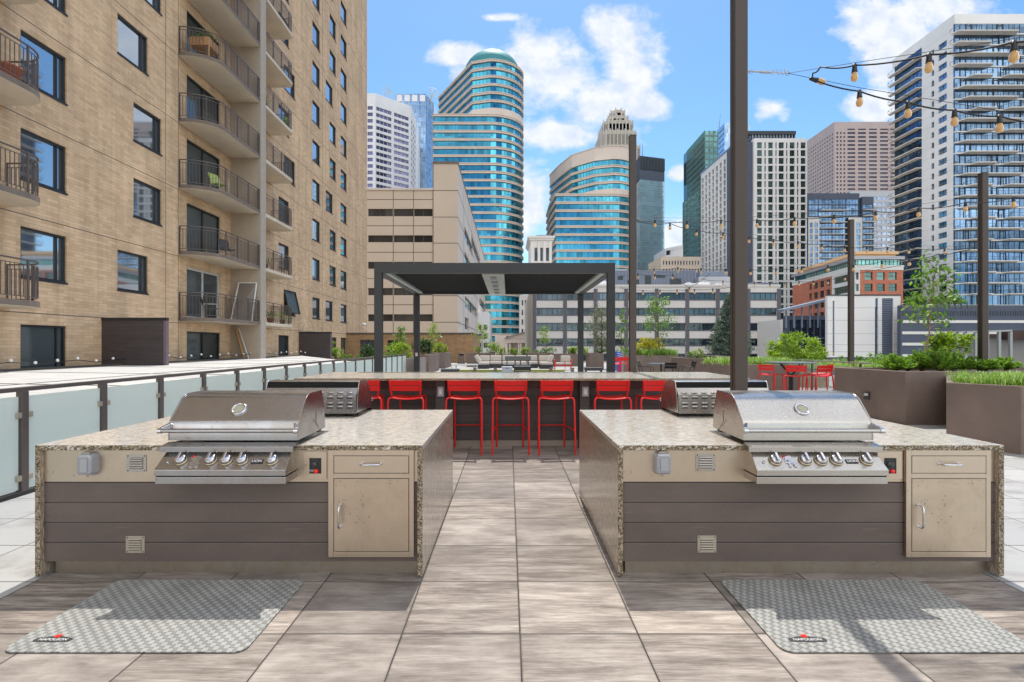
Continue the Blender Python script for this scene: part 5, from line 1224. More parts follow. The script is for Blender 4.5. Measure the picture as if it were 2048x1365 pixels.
# ------------------------------------------------------------------ orange brick building
yo = 150; xo = PX(1710,yo); zoT = PZ(502,yo)
t = thing('brick_office', 'orange brick office building with a green glass top floor and pale orange coping', 'building', (PX(1740,yo),165,-20))
PO = [(PX(1610,182),182),(xo,yo),(PX(1806,yo),yo),(PX(1806,yo),190),(PX(1610,182),190)]
zo1 = PZ(534,yo); FO1 = Fac(PO[0], PO[1]); FO2 = Fac(PO[1], PO[2]); wm_ = MB()
r2 = [(PZ(560,yo),PZ(545,yo)),(PZ(583,yo),PZ(568,yo)),(PZ(606,yo),PZ(592,yo)),(PZ(630,yo),PZ(616,yo))]
h2 = grid([(FO2.u(a),FO2.u(b)) for a, b in ((1729,1745.5),(1753,1770),(1777,1794))], r2)
u1 = FO1.u(1664); h1 = grid([(FO1.u(a),FO1.u(b)) for a, b in ((1618,1623.5),(1627,1635.5),(1639,1648),(1652,1660.5))], r2)
h1b = grid([(FO1.u(1667),FO1.L-.3)], r2)
holes_wall(wm_, FO1, 0, u1, -20, zo1, h1, .4); wb = MB(); holes_wall(wb, FO1, u1, FO1.L, -20, zo1, h1b, .4)
ub = FO2.u(1720); holes_wall(wb, FO2, 0, ub, -20, zo1, grid([(.0,ub-.3)], r2), .4); holes_wall(wm_, FO2, ub, FO2.L, -20, zo1, h2, .4)
wm_.quad((*PO[4],-20),(*PO[0],-20),(*PO[0],zo1),(*PO[4],zo1)); wm_.build('brick_wall', M_orange, t); wb.build('cream_wall', M_offw, t)
MB().prism(inset_poly(PO,.55), -20, zo1).build('core', M_mull, t)
add_windows(t, [(FO1,*h) for h in h1+h1b]+[(FO2,*h) for h in h2]+[(FO2,0.0,ub-.3,*r) for r in r2], M_greeng2 if 'M_greeng2' in globals() else bglass('brick_office_glass', (.12,.22,.20), .7, .06, .5, .01, .2), M_mull, .4, every=1.6, hm=1, mw=.10)
ztop = PZ(515,yo); MB().prism(inset_poly(PO,.6), zo1+.4, ztop-.6).build('glass_storey', bglass('top_storey_glass', (.16,.40,.38), .8, .06, .05, .01, .2), t)
MB().prism(inset_poly(PO,-.2), zo1, zo1+.4).prism(inset_poly(PO,-.1), zo1-.9, zo1-.001).build('string_course', M_offw, t)
m = MB()
for F in (FO1, FO2):
    nn = int(F.L/1.1)
    for k in range(nn+1): F.box(m, F.L*k/nn-.07, F.L*k/nn+.07, zo1+.4, ztop-.6, -.6, -.45)
m.build('mullion', simple('pale_green_mullion', (.35,.42,.40), .5), t)
MB().prism(inset_poly(PO,-.3), ztop-.6, ztop+.3).build('fascia', M_silver, t); cpm = MB().prism(inset_poly(PO,1.2), ztop+.3, PZ(508,yo)).prism(inset_poly(PO,.7), PZ(508,yo), zoT); cpm.build('coping', M_coping, t)
# ------------------------------------------------------------------ white windowless building, dark glass link, navy podium
yp = 95; zw = PZ(592,yp); xw0, xw1 = PX(1655,yp), PX(1801,yp)
FW = Fac((xw0,yp),(xw1,yp)); hs = [(FW.u(1665.5),FW.u(1669),PZ(712,yp),PZ(602,yp)),(FW.u(1750),FW.u(1756.5),PZ(711,yp),PZ(597,yp)),(FW.u(1764),FW.u(1786.5),PZ(722,yp),PZ(597,yp))]
t = thing('white_building', 'low white panelled building with slot windows and one tall dark louvre', 'building', (PX(1728,yp),100,-20))
m = MB(); holes_wall(m, FW, 0, FW.L, PZ(715,yp), zw, hs, .35); m.quad((xw0,yp,PZ(715,yp)),(xw0,yp,zw),(xw0,95.7,zw),(xw0,95.7,PZ(715,yp))); m.quad((xw0,yp,zw),(xw1,yp,zw),(xw1,95.7,zw),(xw0,95.7,zw)); m.build('wall', M_towerw, t)
MB().box(xw0+.2,xw1-.2,yp+.45,95.65,-20,zw-.2).box(xw0,xw1,yp+.1,yp+.4,-20,PZ(715,yp)).build('core', M_navy, t)
add_windows(t, [(FW,*h) for h in hs[:2]], M_skyg, M_mull, .3, hm=5, mw=.25)
m = MB()
for k in range(34): zz = hs[2][2]+(hs[2][3]-hs[2][2])*k/34; FW.box(m, hs[2][0], hs[2][1], zz, zz+.18, -.34, -.12)
m.build('louvre', M_bluegr, t)
m = MB(); FW.box(m, 0, FW.L, zw, zw+.22, -.3, .1)
for py in (612,640,668,694): FW.box(m, 0, FW.L, PZ(py,yp)-.02, PZ(py,yp)+.02, 0, .008) if 0 else None
m.build('coping', M_mull, t)
m = MB()
for py in (616,641,668,690,704):
    z = PZ(py,yp); prev = 0
    for a, b, _, _ in hs: FW.box(m, prev, a, z-.03, z+.03, -.01, .006); prev = b
    FW.box(m, prev, FW.L, z-.03, z+.03, -.01, .006)
m.build('panel_joint', simple('pale_joint', (.36,.35,.33), .8), t)
yd = 104; t = tower('dark glass link building between the grey office block and the white building', [(PX(1572,yd),yd),(PX(1668,yd),yd),(PX(1668,yd),105.2),(PX(1572,yd),105.2)], -20, PZ(632,yd), M_navy, [(0, lambda F: grid([(F.u(1578+12.6*i)+.1,F.u(1589.5+12.6*i)) for i in range(6)], [(PZ(675,yd),PZ(640,yd)),(PZ(712,yd),PZ(678,yd))]))], bglass('link_glass', (.10,.14,.20), .8, .04, .5, .05, .3), M_mull, .3, hm=2, mw=.12)
m = MB(); m.bar((PX(1560,100),100,PZ(622,100)),(PX(1652,100),100,PZ(600,100)),2.5,.45)
for px, py in ((1572,619),(1588,615),(1604,611.5),(1620,608),(1636,604)): m.bar((PX(px,100),100,PZ(656,100)),(PX(px,100),100,PZ(py,100)),.22,.22)
m.build('canopy', M_bluegr, t)
tower('small cream block between the grey office and the dark glass link', [(PX(1560,110),110),(PX(1579,110),110),(PX(1579,110),120),(PX(1560,110),120)], -20, PZ(640,110), M_offw, [], M_darkw, None)
yq = 92; t = thing('parking_podium', 'navy blue parking podium with three white stripes at the foot of the balcony tower', 'building', (PX(1930,yq),110,-20))
MB().box(PX(1801,yq)+.02,PX(2300,yq),yq,yq+.8,-20,PZ(611,yq)).build('wall', M_navy, t)
m = MB()
for k in range(80): x = PX(1806+k*5,yq); m.box(x-.05,x+.05,yq-.06,yq-.002,PZ(632,yq),PZ(622,yq))
m.build('louvre', M_mull, t)
for (a, b) in ((641,646.5),(663.5,669),(686,691.5),(709,714)): MB().box(PX(1804,yq),PX(2300,yq),yq-.12,yq-.002,PZ(b,yq),PZ(a,yq)).build('white_stripe', M_offw, t)
m = MB()
for k in range(12): x = PX(1802+k*12,yq); m.box(x-.05,x+.05,yq-.1,yq,PZ(617,yq),PZ(605,yq))
m.build('guard_post', M_mull, t); MB().box(PX(1802,yq),PX(1990,yq),yq-.05,yq-.02,PZ(616,yq),PZ(610.5,yq)).build('guard_glass', M_curtg, t)
# ------------------------------------------------------------------ balcony tower on the right
xT = 123.4; yT = 148; zT_ = 93.0; PT = [(xT,169.4),(xT,159.8),(xT,148.5),(xT+.0,148),(xT+52,148),(xT+52,172),(xT,172)]
t = thing('tower', 'tall white and glass residential tower with slab balconies at the right edge', 'building', (xT+20,160,12))
FR = Fac((xT,159.8),(xT,148.4)); FF = Fac((xT,148),(xT+52,148)); FLw = Fac((xT,169.4),(xT,159.8))
zf = [90.4-3.0*k for k in range(27)]      # floor lines (undersides)
hw_ = []
for k in range(25):
    z = 87.4-3.0*k
    hw_ += [(FR.u(1862.5),FR.u(1868),z-1.75,z-.1),(FR.u(1876.5),FR.u(1893.5),z-1.65,z)]
m = MB(); holes_wall(m, FR, 0, FR.L, 12, zT_, hw_, .3); m.box(xT+.012,xT+52,148,172,90.3,zT_-.004); m.quad((xT,159.8,12),(xT,159.8,91.2),(xT+3,159.8,91.2),(xT+3,159.8,12)); m.build('wall', M_towerw, t)
add_windows(t, [(FR,*h) for h in hw_], M_skyg, M_mull, .3, vm=1, mw=.1)
MB().box(xT+.4,xT+51.8,148.4,171.5,-20,90.3).build('core', M_mull, t)
jm = MB()
for k in range(26): FR.box(jm, 0, FR.L, 89.2-3*k-.03, 89.2-3*k+.03, 0, .006)
jm.build('panel_joint', simple('tower_joint', (.45,.43,.40), .8), t)
rs = random.Random(12)
for k in range(26):
    z1 = 90.2-3.0*k; z0 = z1-2.65
    gb = MB(); FF.box(gb, 0, 52, z0, z1, -.35, -.02)
    gb.cur = 1
    for q in range(36): uu = .02+q*1.5; FF.box(gb, uu-.04, uu+.04, z0, z1, -.019, .05)
    for q in range(6): uu = 3.2+q*7.8+rs.uniform(-2,2); FF.box(gb, uu, uu+.12, z0, z1, -.019, .12); FF.box(gb, uu+1.5, uu+1.62, z0, z1, -.019, .12); FF.box(gb, uu, uu+1.6, z0+2.1, z0+2.25, -.019, .1); 
    gb.build('window_band', [M_skyg, M_mull], t)
    if z1 < 92:
        gl2 = MB(); FLw.box(gl2, 0, 9.6, z0, z1, -.3, -.02); gl2.cur = 1
        for q in range(7): FLw.box(gl2, q*1.6-.04, q*1.6+.04, z0, z1, -.019, .05)
        gl2.build('window_band', [M_skyg, M_mull], t)
slab = MB()
for k in range(26): FF.box(slab, -.05, 52, 90.2-3*k-.02-2.98, 90.2-3*k-2.65, -.3, .25); FLw.box(slab, 0, 9.6, 90.2-3*k-3.0, 90.2-3*k-2.65, -.3, .15)
slab.build('floor_slab', M_soffit, t)
def slabbal(F, u0, u1, z, depth, skew=.9):
    b = MB(); P = F.P
    pts = [(u0, 0), (u0+skew, depth), (u1-skew, depth), (u1, 0)] if skew > 0 else [(u0+skew,0),(u0,depth),(u1,depth),(u1,0)]
    v = [P(u, z-.24, o) for u, o in pts]+[P(u, z, o) for u, o in pts]
    b.add(v, [(3,2,1,0),(4,5,6,7),(0,1,5,4),(1,2,6,5),(2,3,7,6),(3,0,4,7)]); b.cur = 1
    for i in range(3):
        a_, b_ = P(*(pts[i][0], z+1.05, pts[i][1])), P(*(pts[i+1][0], z+1.05, pts[i+1][1])); b.bar(a_, b_, .07, .06)
        n = max(1, int((b_-a_).length/1.7))
        for q in range(n+1): c_ = a_+(b_-a_)*q/n; b.bar((c_.x,c_.y,z), (c_.x,c_.y,z+1.05), .06, .06)
    return b.build('balcony', [M_soffit, M_mull], t)
for k in range(1, 26):
    z = 90.55-3.0*k
    if k < 5: rng_ = [(-1.2,[17,9.5,17.5,10][k-1]),([30,12.5,31,14][k-1],[45,26,46,27][k-1])]
    else: rng_ = [[(3,10),(12.6,24)],[(.5,24),(30,44)],[(1.5,17),(28,40)],[(4,11),(13,26)],[(1,18),(30,42)]][k % 5]
    for a, b in rng_: slabbal(FF, a, b, z, 1.9)
    slabbal(FLw, -2.6, 9.4, z, 1.4, -.8)
# ------------------------------------------------------------------ metal framed panel wall on the right
t = thing('panel_fence', 'grey panel wall in a galvanised steel frame at the right edge behind the planter', 'fence', (PX(1980,45),45,0)); yf_ = 45
MB().box(PX(1896,yf_),PX(2120,yf_),yf_+1.2,yf_+1.3,-1,PZ(668,yf_)).build('panel', stone('fence_panel', (.27,.26,.25)), t)
m = MB()
for px in (1915,1932,1953,1976,2000,2023,2060): m.box(PX(px,yf_)-.10,PX(px,yf_)+.10,yf_,yf_+.2,-1,PZ(664,yf_))
m.bar((PX(1896,yf_),yf_+.1,PZ(665.5,yf_)),(PX(2025,yf_),yf_+.1,PZ(661.5,yf_)),.2,.14); m.build('frame', simple('galvanised', (.36,.38,.37), .5, .3), t)
m = MB(); m.box(PX(2026,yf_),PX(2120,yf_),yf_+.5,yf_+1.1,PZ(680,yf_),PZ(661,yf_)); m.box(PX(1896,yf_),PX(2023,yf_),yf_+.9,yf_+1.19,PZ(676,yf_),PZ(668,yf_)); m.build('top_beam', simple('dark_red_beam', (.07,.035,.03), .7), t)
# low brick wall behind the red chairs
t = thing('low_brick_wall', 'low tan brick wall seen between the legs of the red bar chairs', 'wall', (PX(1625,19),19,0)); MB().box(PX(1588,19),PX(1658,19),19,19.4,0,PZ(742,19)).build('wall', M_brick2, t); MB().box(PX(1640,19),PX(1658.5,19),18.95,19.45,PZ(742,19),PZ(734,19)).build('dark_cap', M_black, t)
# ------------------------------------------------------------------ string lights
def catenary(p, q, sag, n=8): return [p+(q-p)*(i/n)+Vector((0,0,-sag*4*(i/n)*(1-i/n))) for i in range(n+1)]
def strand(label, pts, bulbs, tilt=None, guy=True, sag=.03, sc=1.0):
    """pts: end points and bulb points in order (Vector); cable sags between bulbs, guy wire runs straight above"""
    t = thing('string_light', label, 'string lights', tuple(pts[0]), 'amber bulb string lights over the terrace')
    path = []
    for i in range(len(pts)-1): path += catenary(pts[i], pts[i+1], sag, 6)[:-1]
    path.append(pts[-1]); MB().tube(path, .0058*sc, 6).build('cable', M_cable, t)
    if guy: MB().tube([p+Vector((0,0,.035)) for p in (pts[0], pts[-1])] if 0 else [pts[0]+Vector((0,0,.0))]+[p+Vector((0,0,.05*sc)) for p in pts[1:-1]]+[pts[-1]], .0022*sc, 5).build('guy_wire', M_cable, t)
    for i, p in enumerate(bulbs):
        M = Matrix.Translation(p) @ Matrix.Scale(sc, 4)
        if tilt and i == 0: M = Matrix.Translation(p) @ Matrix.Rotation(radians(tilt), 4, 'Y')
        s = MB(); s.M = M; s.lathe([(0,.012),(.012,.010),(.015,-.012),(.019,-.045),(.021,-.052),(.0,-.052)], 10); so = s.build('socket', M_black, t)
        b = MB(); b.M = M; b.lathe([(.013,-.050),(.017,-.058),(.0235,-.075),(.0255,-.092),(.022,-.108),(.013,-.118),(0,-.121)], 12); b.build('bulb', M_bulb, so)
def V3(px, py, Y): return Vector((PX(px,Y), Y, PZ(py,Y)))
# near strands from the tallest post
tp_ = V3(1497,143,4.43)
hk = thing('wire_hook', 'steel turnbuckle hook holding the light strings on the tallest post', 'hook', tuple(tp_), None)
m = MB(); a, b = V3(1497,143,4.42), V3(1575,147,4.38)
m.tube([a, a+(b-a)*.3], .006, 6); m.tube([a+(b-a)*.3, a+(b-a)*.55], .011, 8); m.tube([a+(b-a)*.55, b], .004, 6)
for c in (a+(b-a)*.06, a+(b-a)*.62, b):
    m.tube([c+Vector((.018*cos(q), 0, .018*sin(q))) for q in [i*pi/5 for i in range(11)]], .003, 5)
for k in range(3): c = a+(b-a)*(.75+.1*k); m.tube([c+Vector((-.01,0,.03)), c, c+Vector((.012,0,-.02))], .003, 5)
m.build('turnbuckle', M_silver, hk)
up = [V3(1622,158,4.28), V3(1626,146,4.25), V3(1641,134,4.2), V3(1709,131,3.95), V3(1858,110,3.55), V3(2028,85,3.15), V3(2240,50,2.8)]
strand('near string of amber bulbs rising to the upper right from the tallest post', up, up[3:6], sag=.016, guy=False)
lo = [V3(1622,158,4.28), V3(1719,183,4.2), V3(1816,205,4.12), V3(1909,221,4.02), V3(1999,233,3.92), V3(2110,248,3.8)]
strand('near string of amber bulbs sloping down to the right, first bulb lying sideways', lo, [lo[0]]+lo[1:5], tilt=-75, sag=.015, guy=False)
g_ = thing('guy_wire', 'thin steel wire above the near light strings right of the tallest post', 'wire', tuple(b), None)
MB().tube([b, V3(1709,126,3.95), V3(1858,104,3.55), V3(2240,44,2.8)], .0022, 5).tube([b, V3(1719,176,4.2), V3(2110,240,3.8)], .0022, 5).build('wire', M_cable, g_)
def run(label, px, y0, y1, start, end, sc=1.0, sag=.03):
    n = len(px); pts = [V3(*start)]; L = [V3(x, y, y0+(y1-y0)*i/(n-1)) for i, (x, y) in enumerate(px)]
    strand(label, pts+L+[V3(*end)], L, sag=sag, sc=sc)
run('nearly level string of amber bulbs from the second post, highest of the far strings', [(1310,441),(1374,443),(1442,441),(1514,440),(1589,436),(1668,431),(1751,423.5),(1837.5,416.5),(1931,405),(2027,395)], 9.1, 6.4, (1272,440,9.35), (2130,384,6.1))
run('string of amber bulbs sagging from the second post down to the right post', [(1340,447),(1393,459.5),(1446,466),(1498,474),(1547,479.5),(1596,484),(1643.5,488.5),(1689,492.5),(1734,494),(1775,495),(1818,496.5),(1889,498)], 9.6, 11.0, (1272,443,9.4), (1952,494,10.9), sc=1.0)
run('low string of amber bulbs running level across the grey office roof to the upper right', [(1308,538),(1355.6,535.5),(1402,537.5),(1451.6,538.5),(1501,539),(1552,538),(1603,535),(1656,531.5),(1707,530),(1763.7,523),(1818.7,518.5)], 12.8, 9.6, (1272,537,12.9), (1880,508,9.2), sc=1.05)
run('short string of amber bulbs near the second post below the others', [(1276,548),(1310,549),(1345,549.5),(1379,575)], 14, 14.5, (1240,552,14), (1420,548,14.8), sc=1.1)
run('far string of closely spaced amber bulbs in front of the white grid tower base', [(1446,562),(1475,563),(1509,564.5),(1540,566.5),(1570,565),(1598,563.5),(1627,562),(1656,560),(1690,552)], 19, 17, (1400,558,19), (1950,497,12), sc=1.25)
run('lowest string of amber bulbs, in front of the grey office block\'s top windows', [(1286,581),(1320,580.5),(1354,580),(1389,579),(1425.6,578),(1462,574)], 18, 17.2, (1240,576,18), (1500,566,17), sc=1.3)
# bulbs along the kerb of the white roof
pts = []; 
for i in range(30): pts.append(Vector((-12.95, 13.2+i*.72, 1.0+.05*sin(i*2.1))))
t = thing('string_light', 'string of clear globe bulbs lying along the far kerb of the white roof', 'string lights', tuple(pts[0]), None)
MB().tube(pts, .012, 5).build('cable', M_cable, t)
for p in pts[::1]:
    m = MB(); m.lathe([(0,.045),(.03,.035),(.045,0),(.03,-.035),(0,-.045)], 8, tuple(p+Vector((0,0,.05)))); m.build('bulb', M_white, t)

# ------------------------------------------------------------------ vegetation
def leaf(mb, p, d, up, L, wd, fold=.25):
    d = d.normalized(); s = d.cross(up)
    if s.length < 1e-3: s = d.orthogonal()
    s.normalize(); n = s.cross(d)
    mb.add([p, p+d*L*.45+s*wd+n*fold*wd, p+d*L, p+d*L*.45-s*wd+n*fold*wd], [(0,1,2),(0,2,3)])
def rv(r): 
    v = Vector((r.gauss(0,1), r.gauss(0,1), r.gauss(0,1))); return v.normalized()
def crown(mb, blobs, n, size, r, clumps=40, spread=.28, asp=.32, droop=.1):
    cl = []
    tot = sum(b[1][0]*b[1][1]*b[1][2] for b in blobs)
    for c, rad in blobs:
        k = max(2, int(clumps*rad[0]*rad[1]*rad[2]/tot))
        for _ in range(k):
            v = rv(r)*(.35+.65*r.random()**.45); cl.append((c+Vector((v.x*rad[0], v.y*rad[1], v.z*rad[2])), c, min(rad)))
    for _ in range(n):
        p, c, rm = r.choice(cl); q = p+Vector((r.gauss(0,1), r.gauss(0,1), r.gauss(0,.8)))*rm*spread
        d = (q-c).normalized()*.6+rv(r)*.8+Vector((0,0,-droop)); leaf(mb, q, d, Vector((0,0,1))+rv(r)*.5, size*r.uniform(.6,1.3), size*asp*r.uniform(.8,1.2))
def limb(mb, p, q, r0, r1, r, wob=.05, n=5):
    pts = [p+(q-p)*(i/n)+(rv(r)*wob*(q-p).length if 0 < i < n else Vector((0,0,0))) for i in range(n+1)]
    mb.tube(pts, [r0+(r1-r0)*i/n for i in range(n+1)], 6); return pts
def bush(label, cx_, cy_, z, rx, ry, h, n, size, lm, seed, clumps=40, name='shrub', group=None, spread=.22, stems=5):
    r = random.Random(seed); t = thing(name, label, 'shrub', (cx_,cy_,z), group); m = MB(); b = MB()
    bl = [(Vector((cx_,cy_,z+h*.5)), (rx,ry,h*.5))]+[(Vector((cx_+r.uniform(-.5,.5)*rx, cy_+r.uniform(-.4,.4)*ry, z+h*r.uniform(.4,.75))), (rx*.55,ry*.55,h*.35)) for _ in range(3)]
    crown(m, bl, n, size, r, clumps, spread); m.build('leaves', lm, t)
    for k in range(stems): q = Vector((cx_,cy_,z+h*.5))+Vector((r.uniform(-.6,.6)*rx, r.uniform(-.5,.5)*ry, r.uniform(0,.25)*h)); limb(b, Vector((cx_+r.uniform(-.1,.1)*rx,cy_,z-.04)), q, .012*max(1,h), .004, r)
    b.build('stems', M_bark, t); return t
def young_tree(label, x, y, z, H, crown_w, n, size, lm, seed, trunk_r=.025, low=.35, bark=M_bark, lean=.0, nb=12, spread=.14, name='young_tree'):
    r = random.Random(seed); t = thing(name, label, 'tree', (x,y,z), None); tr = MB(); lf = MB()
    top = Vector((x+lean, y, z+H*.93)); pts = limb(tr, Vector((x,y,z-.05)), top, trunk_r, trunk_r*.25, r, .012, 8); cl = []
    for k in range(nb):
        f = low+(1-low)*(k+.5)/nb; p = Vector((x,y,z))+(top-Vector((x,y,z)))*f; a = k*2.4+r.uniform(-.4,.4); w = crown_w*(1.0-abs(f-.55)*1.15)*r.uniform(.75,1.15)
        q = p+Vector((cos(a)*w, sin(a)*w, H*r.uniform(.05,.16))); bp = limb(tr, p, q, trunk_r*.4, trunk_r*.12, r, .06, 4); cl += [bp[2], bp[3], bp[4], bp[4]]
        for _ in range(2): e = bp[3]+rv(r)*w*.4; limb(tr, bp[2], e, trunk_r*.2, trunk_r*.08, r, .05, 3); cl += [e, e]
    cl += [top, top+Vector((0,0,H*.05))]
    for _ in range(n):
        c = r.choice(cl); q = c+Vector((r.gauss(0,1), r.gauss(0,1), r.gauss(0,.8)))*spread*crown_w
        leaf(lf, q, rv(r)+Vector((0,0,-.35)), Vector((0,0,1))+rv(r)*.5, size*r.uniform(.6,1.3), size*.24)
    tr.build('trunk', bark, t); lf.build('crown', lm, t); return t
def spruce(label, x, y, z, H, R, n, lm, seed):
    r = random.Random(seed); t = thing('spruce', label, 'tree', (x,y,z), None); tr = MB(); lf = MB(); tr.tube([(x,y,z-.05),(x,y,z+H*.95)], [.05,.01], 8)
    for k in range(n):
        f = r.random()**1.25; zz = z+.08*H+f*H*.9; w = R*(1-f)**.8*(.65+.5*r.random())+.03; a = r.uniform(0, 2*pi)
        p = Vector((x,y,zz-.02*H)); q = Vector((x+cos(a)*w, y+sin(a)*w, zz+.05*H*(.3+f)))
        if k % 4 == 0: tr.tube([p, q], [.008,.003], 4, caps=False)
        for s in range(16):
            u = .35+.65*r.random(); c = p+(q-p)*u; sd = Vector((-sin(a), cos(a), 0))*r.uniform(-1,1)*.16*(1.2-u)*R; c = c+sd+Vector((0,0,r.uniform(-.03,.03)))
            for _ in range(3): leaf(lf, c, (q-p).normalized()*.5+rv(r)*.8+Vector((0,0,.35)), rv(r), r.uniform(.035,.065)*H/2.9*1.3, .010*H/2.9*1.6)
    tr.build('trunk', M_bark, t); lf.build('crown', lm, t); return t
def grass_patch(label, x0, x1, y0, y1, z, n, L, seed, parent=None, lean=0.0, keep=None):
    r = random.Random(seed); m = MB()
    tf = [(r.uniform(x0,x1), r.uniform(y0,y1), r.uniform(.55,1.25)) for _ in range(max(6, n//60)*2)]
    if keep: tf = [q for q in tf if keep(q[0], q[1])]
    for _ in range(n):
        cx_, cy_, s = r.choice(tf); a = r.uniform(0, 2*pi); l = L*s*r.uniform(.6,1.15); p = Vector((cx_+r.gauss(0,.06), cy_+r.gauss(0,.05), z)); o = Vector((cos(a)+lean, sin(a)-.35, 0))*l*r.uniform(.35,.8); w = Vector((-sin(a), cos(a), 0))*.0045*(L/.3)
        q1 = p+o*.35+Vector((0,0,l*.62)); q2 = p+o+Vector((0,0,l*r.uniform(.35,.7)))
        m.add([p-w, p+w, q1+w*.8, q1-w*.8, q2], [(0,1,2,3),(3,2,4)])
    o = m.build('grass', L_grass, None, origin=(x0,y0,z)); tag(o, label, 'grass', None, 'stuff'); return o

# right foreground planter 2: junipers, leafy shrub, young tree
def juniper(label, x, y, z, R, H, n, seed):
    r = random.Random(seed); t = thing('juniper', label, 'shrub', (x,y,z), 'spreading junipers in the big right planter'); m = MB(); b = MB()
    for k in range(n):
        a = r.uniform(0, 2*pi); w = R*r.uniform(.25,1); up = H*r.uniform(.3,1)*(1.1-.45*w/R); p = Vector((x,y,z)); q = Vector((x+cos(a)*w, y+sin(a)*w*.8, z+up)); mid = p+(q-p)*.5+Vector((0,0,.05))
        if k % 3 == 0: b.tube([p, mid, q], [.01,.006,.003], 5, caps=False)
        for s in range(80):
            u = .3+.72*r.random(); c = p*(1-u)**2+mid*2*u*(1-u)+q*u*u; d = (q-p).normalized(); side = d.cross(Vector((0,0,1)))
            if side.length < .01: side = Vector((1,0,0))
            side.normalize(); l = .075*(1.25-u)+.018; v = side*r.choice((-1,1))*.75+d*.8+Vector((0,0,r.uniform(-.1,.5)))
            leaf(m, c+rv(r)*.012, v, rv(r), l, .0075, .4)
    m.build('foliage', L_jun, t); b.build('stems', M_bark, t)
zs = .94
for i, (px, w, h, d) in enumerate(((1790,.42,.40,.5),(1842,.40,.50,.7),(1880,.42,.56,.45),(1925,.42,.40,.6),(1968,.36,.38,.5),(2010,.34,.34,.8),(1815,.34,.36,.9),(1905,.36,.42,1.0))):
    y = 10.25+d*1.3; juniper(['juniper at the left end of the big right planter','juniper left of the young tree trunk','tallest juniper, right at the foot of the young tree','juniper below the bright leafy shrub','juniper at the foot of the right brown post','low juniper at the right edge of the picture','small juniper behind the planter corner edge','juniper behind the leafy shrub'][i], PX(px,y), y, zs, w*.95, h*.95, 70, 50+i)
young_tree('young tree with sparse light green leaves rising from the big right planter', PX(1848,11.1), 11.1, zs, 2.36, .46, 430, .125, L_mid, 5, .020, .36, M_barkp, .26, 15, .17)
bush('bright leafy shrub right of the young tree, before the metal framed wall', PX(1893,11.3), 11.3, zs+.18, .40, .36, .58, 800, .105, L_lime, 8, 26, spread=.28)
grass_patch('bright trailing grass filling the planter at the right edge', 6.7, 9.6, 7.42, 8.9, .87, 11000, .27, 3, keep=lambda x, y: x > 6.72+max(0, y-8.03)*.84 and x > 6.74+max(0, 8.03-y)*.62)
grass_patch('trailing grass in the planter behind the red high table', 6.3, 8.2, 15.25, 17.2, .88, 5200, .32, 4)
grass_patch('low green grass behind the guard rail on the right', 8.7, 13.2, 13.6, 17, .80, 5000, .34, 5)
grass_patch('grass around the young tree in the planter behind the black cafe set', 7.0, 8.9, 28.0, 29.6, .9, 4200, .5, 6)
bush('round lime green shrub standing behind the silver guard rail', PX(1594,20), 20, .55, 1.02, .9, 1.35, 3600, .11, L_lime, 21, 110, spread=.13)
bush('low lime ground shrub at the left foot of the round lime shrub', PX(1548,19.5), 19.5, .9, .45, .35, .32, 600, .09, L_lime, 22, 30)
bush('low green shrub between the two right brown posts', PX(1735,16.5), 16.5, .78, 1.2, .6, .42, 1200, .09, L_mid, 23, 40)
spruce('blue grey spruce half hidden by the tallest post', PX(1460,23.2), 23.2, .86, 2.75, 1.02, 760, L_spruce, 31)
bush('small lime shrub left of the spruce', PX(1394,23.5), 23.5, .9, .38, .3, .40, 500, .08, L_lime, 24, 24)
young_tree('slender young green tree in front of the grey office windows, right of the second post', PX(1319,28.8), 28.8, .9, 3.15, .78, 900, .15, L_mid, 6, .035, .34, M_bark, -.15, 15, .17)
bush('yellow leaved shrub at the foot of the slender young tree', PX(1300,28.9), 28.9, .9, .88, .6, .98, 1700, .11, L_yel, 25, 60, spread=.17)
# back row
def ball(label, px, Y, z, r, seed): return bush(label, PX(px,Y), Y, z, r, r*.9, r*1.75, 650, .085, L_lime if seed % 3 else L_mid, seed, 60, name='clipped_bush', group='clipped round bushes in the back planters', spread=.10, stems=2)
ball('leftmost of the three clipped round bushes behind the sofa', 1004, 38.0, .72, .34, 41); ball('clipped round bush, middle one of three behind the sofa', 1027, 38.0, .72, .30, 43); ball('clipped round bush, third behind the sofa, left of the small forked tree', 1052, 38.0, .72, .37, 44)
ball('clipped round bush just left of the right rear pergola post', 1129+13, 37.6, .78, .30, 46); ball('clipped round bush half hidden by the right rear pergola post', 1151, 37.6, .78, .33, 47); ball('clipped round bush right of the right rear pergola post', 1170, 37.6, .78, .30, 49)
bush('box hedge beneath the small forked tree', PX(1092,37.3), 37.3, .85, .85, .4, .45, 900, .08, L_mid, 51, 50, name='hedge')
bush('bright green shrub at the foot of the blossoming tree behind the sofa', PX(984,37.2), 37.2, .85, .50, .4, .80, 1000, .09, L_lime, 52, 50)
bush('small shrub left of the blossoming tree', PX(956,37), 37, .85, .28, .3, .50, 400, .08, L_lime, 53, 20)
young_tree('thin tree with pale yellow green leaves behind the left end of the sofa', PX(965,37), 37, .9, 2.0, .55, 420, .13, L_lime, 61, .03, .28, M_barkp, .02, 10, .2)
young_tree('small forked tree with bright leaves in front of the grey office block', PX(1088,37.3), 37.3, .95, 1.75, .40, 330, .14, L_lime, 62, .025, .35, M_barkp, .0, 7, .2)
t = young_tree('wispy olive coloured larch like tree at the right pergola post', PX(1204,33.6), 33.6, .95, 2.75, .88, 2600, .11, L_olive, 63, .045, .05, M_bark, -.05, 26, .22)
bush('low green plants under the wispy tree', PX(1200,33.6), 33.6, .93, .55, .4, .35, 500, .08, L_mid, 64, 24)
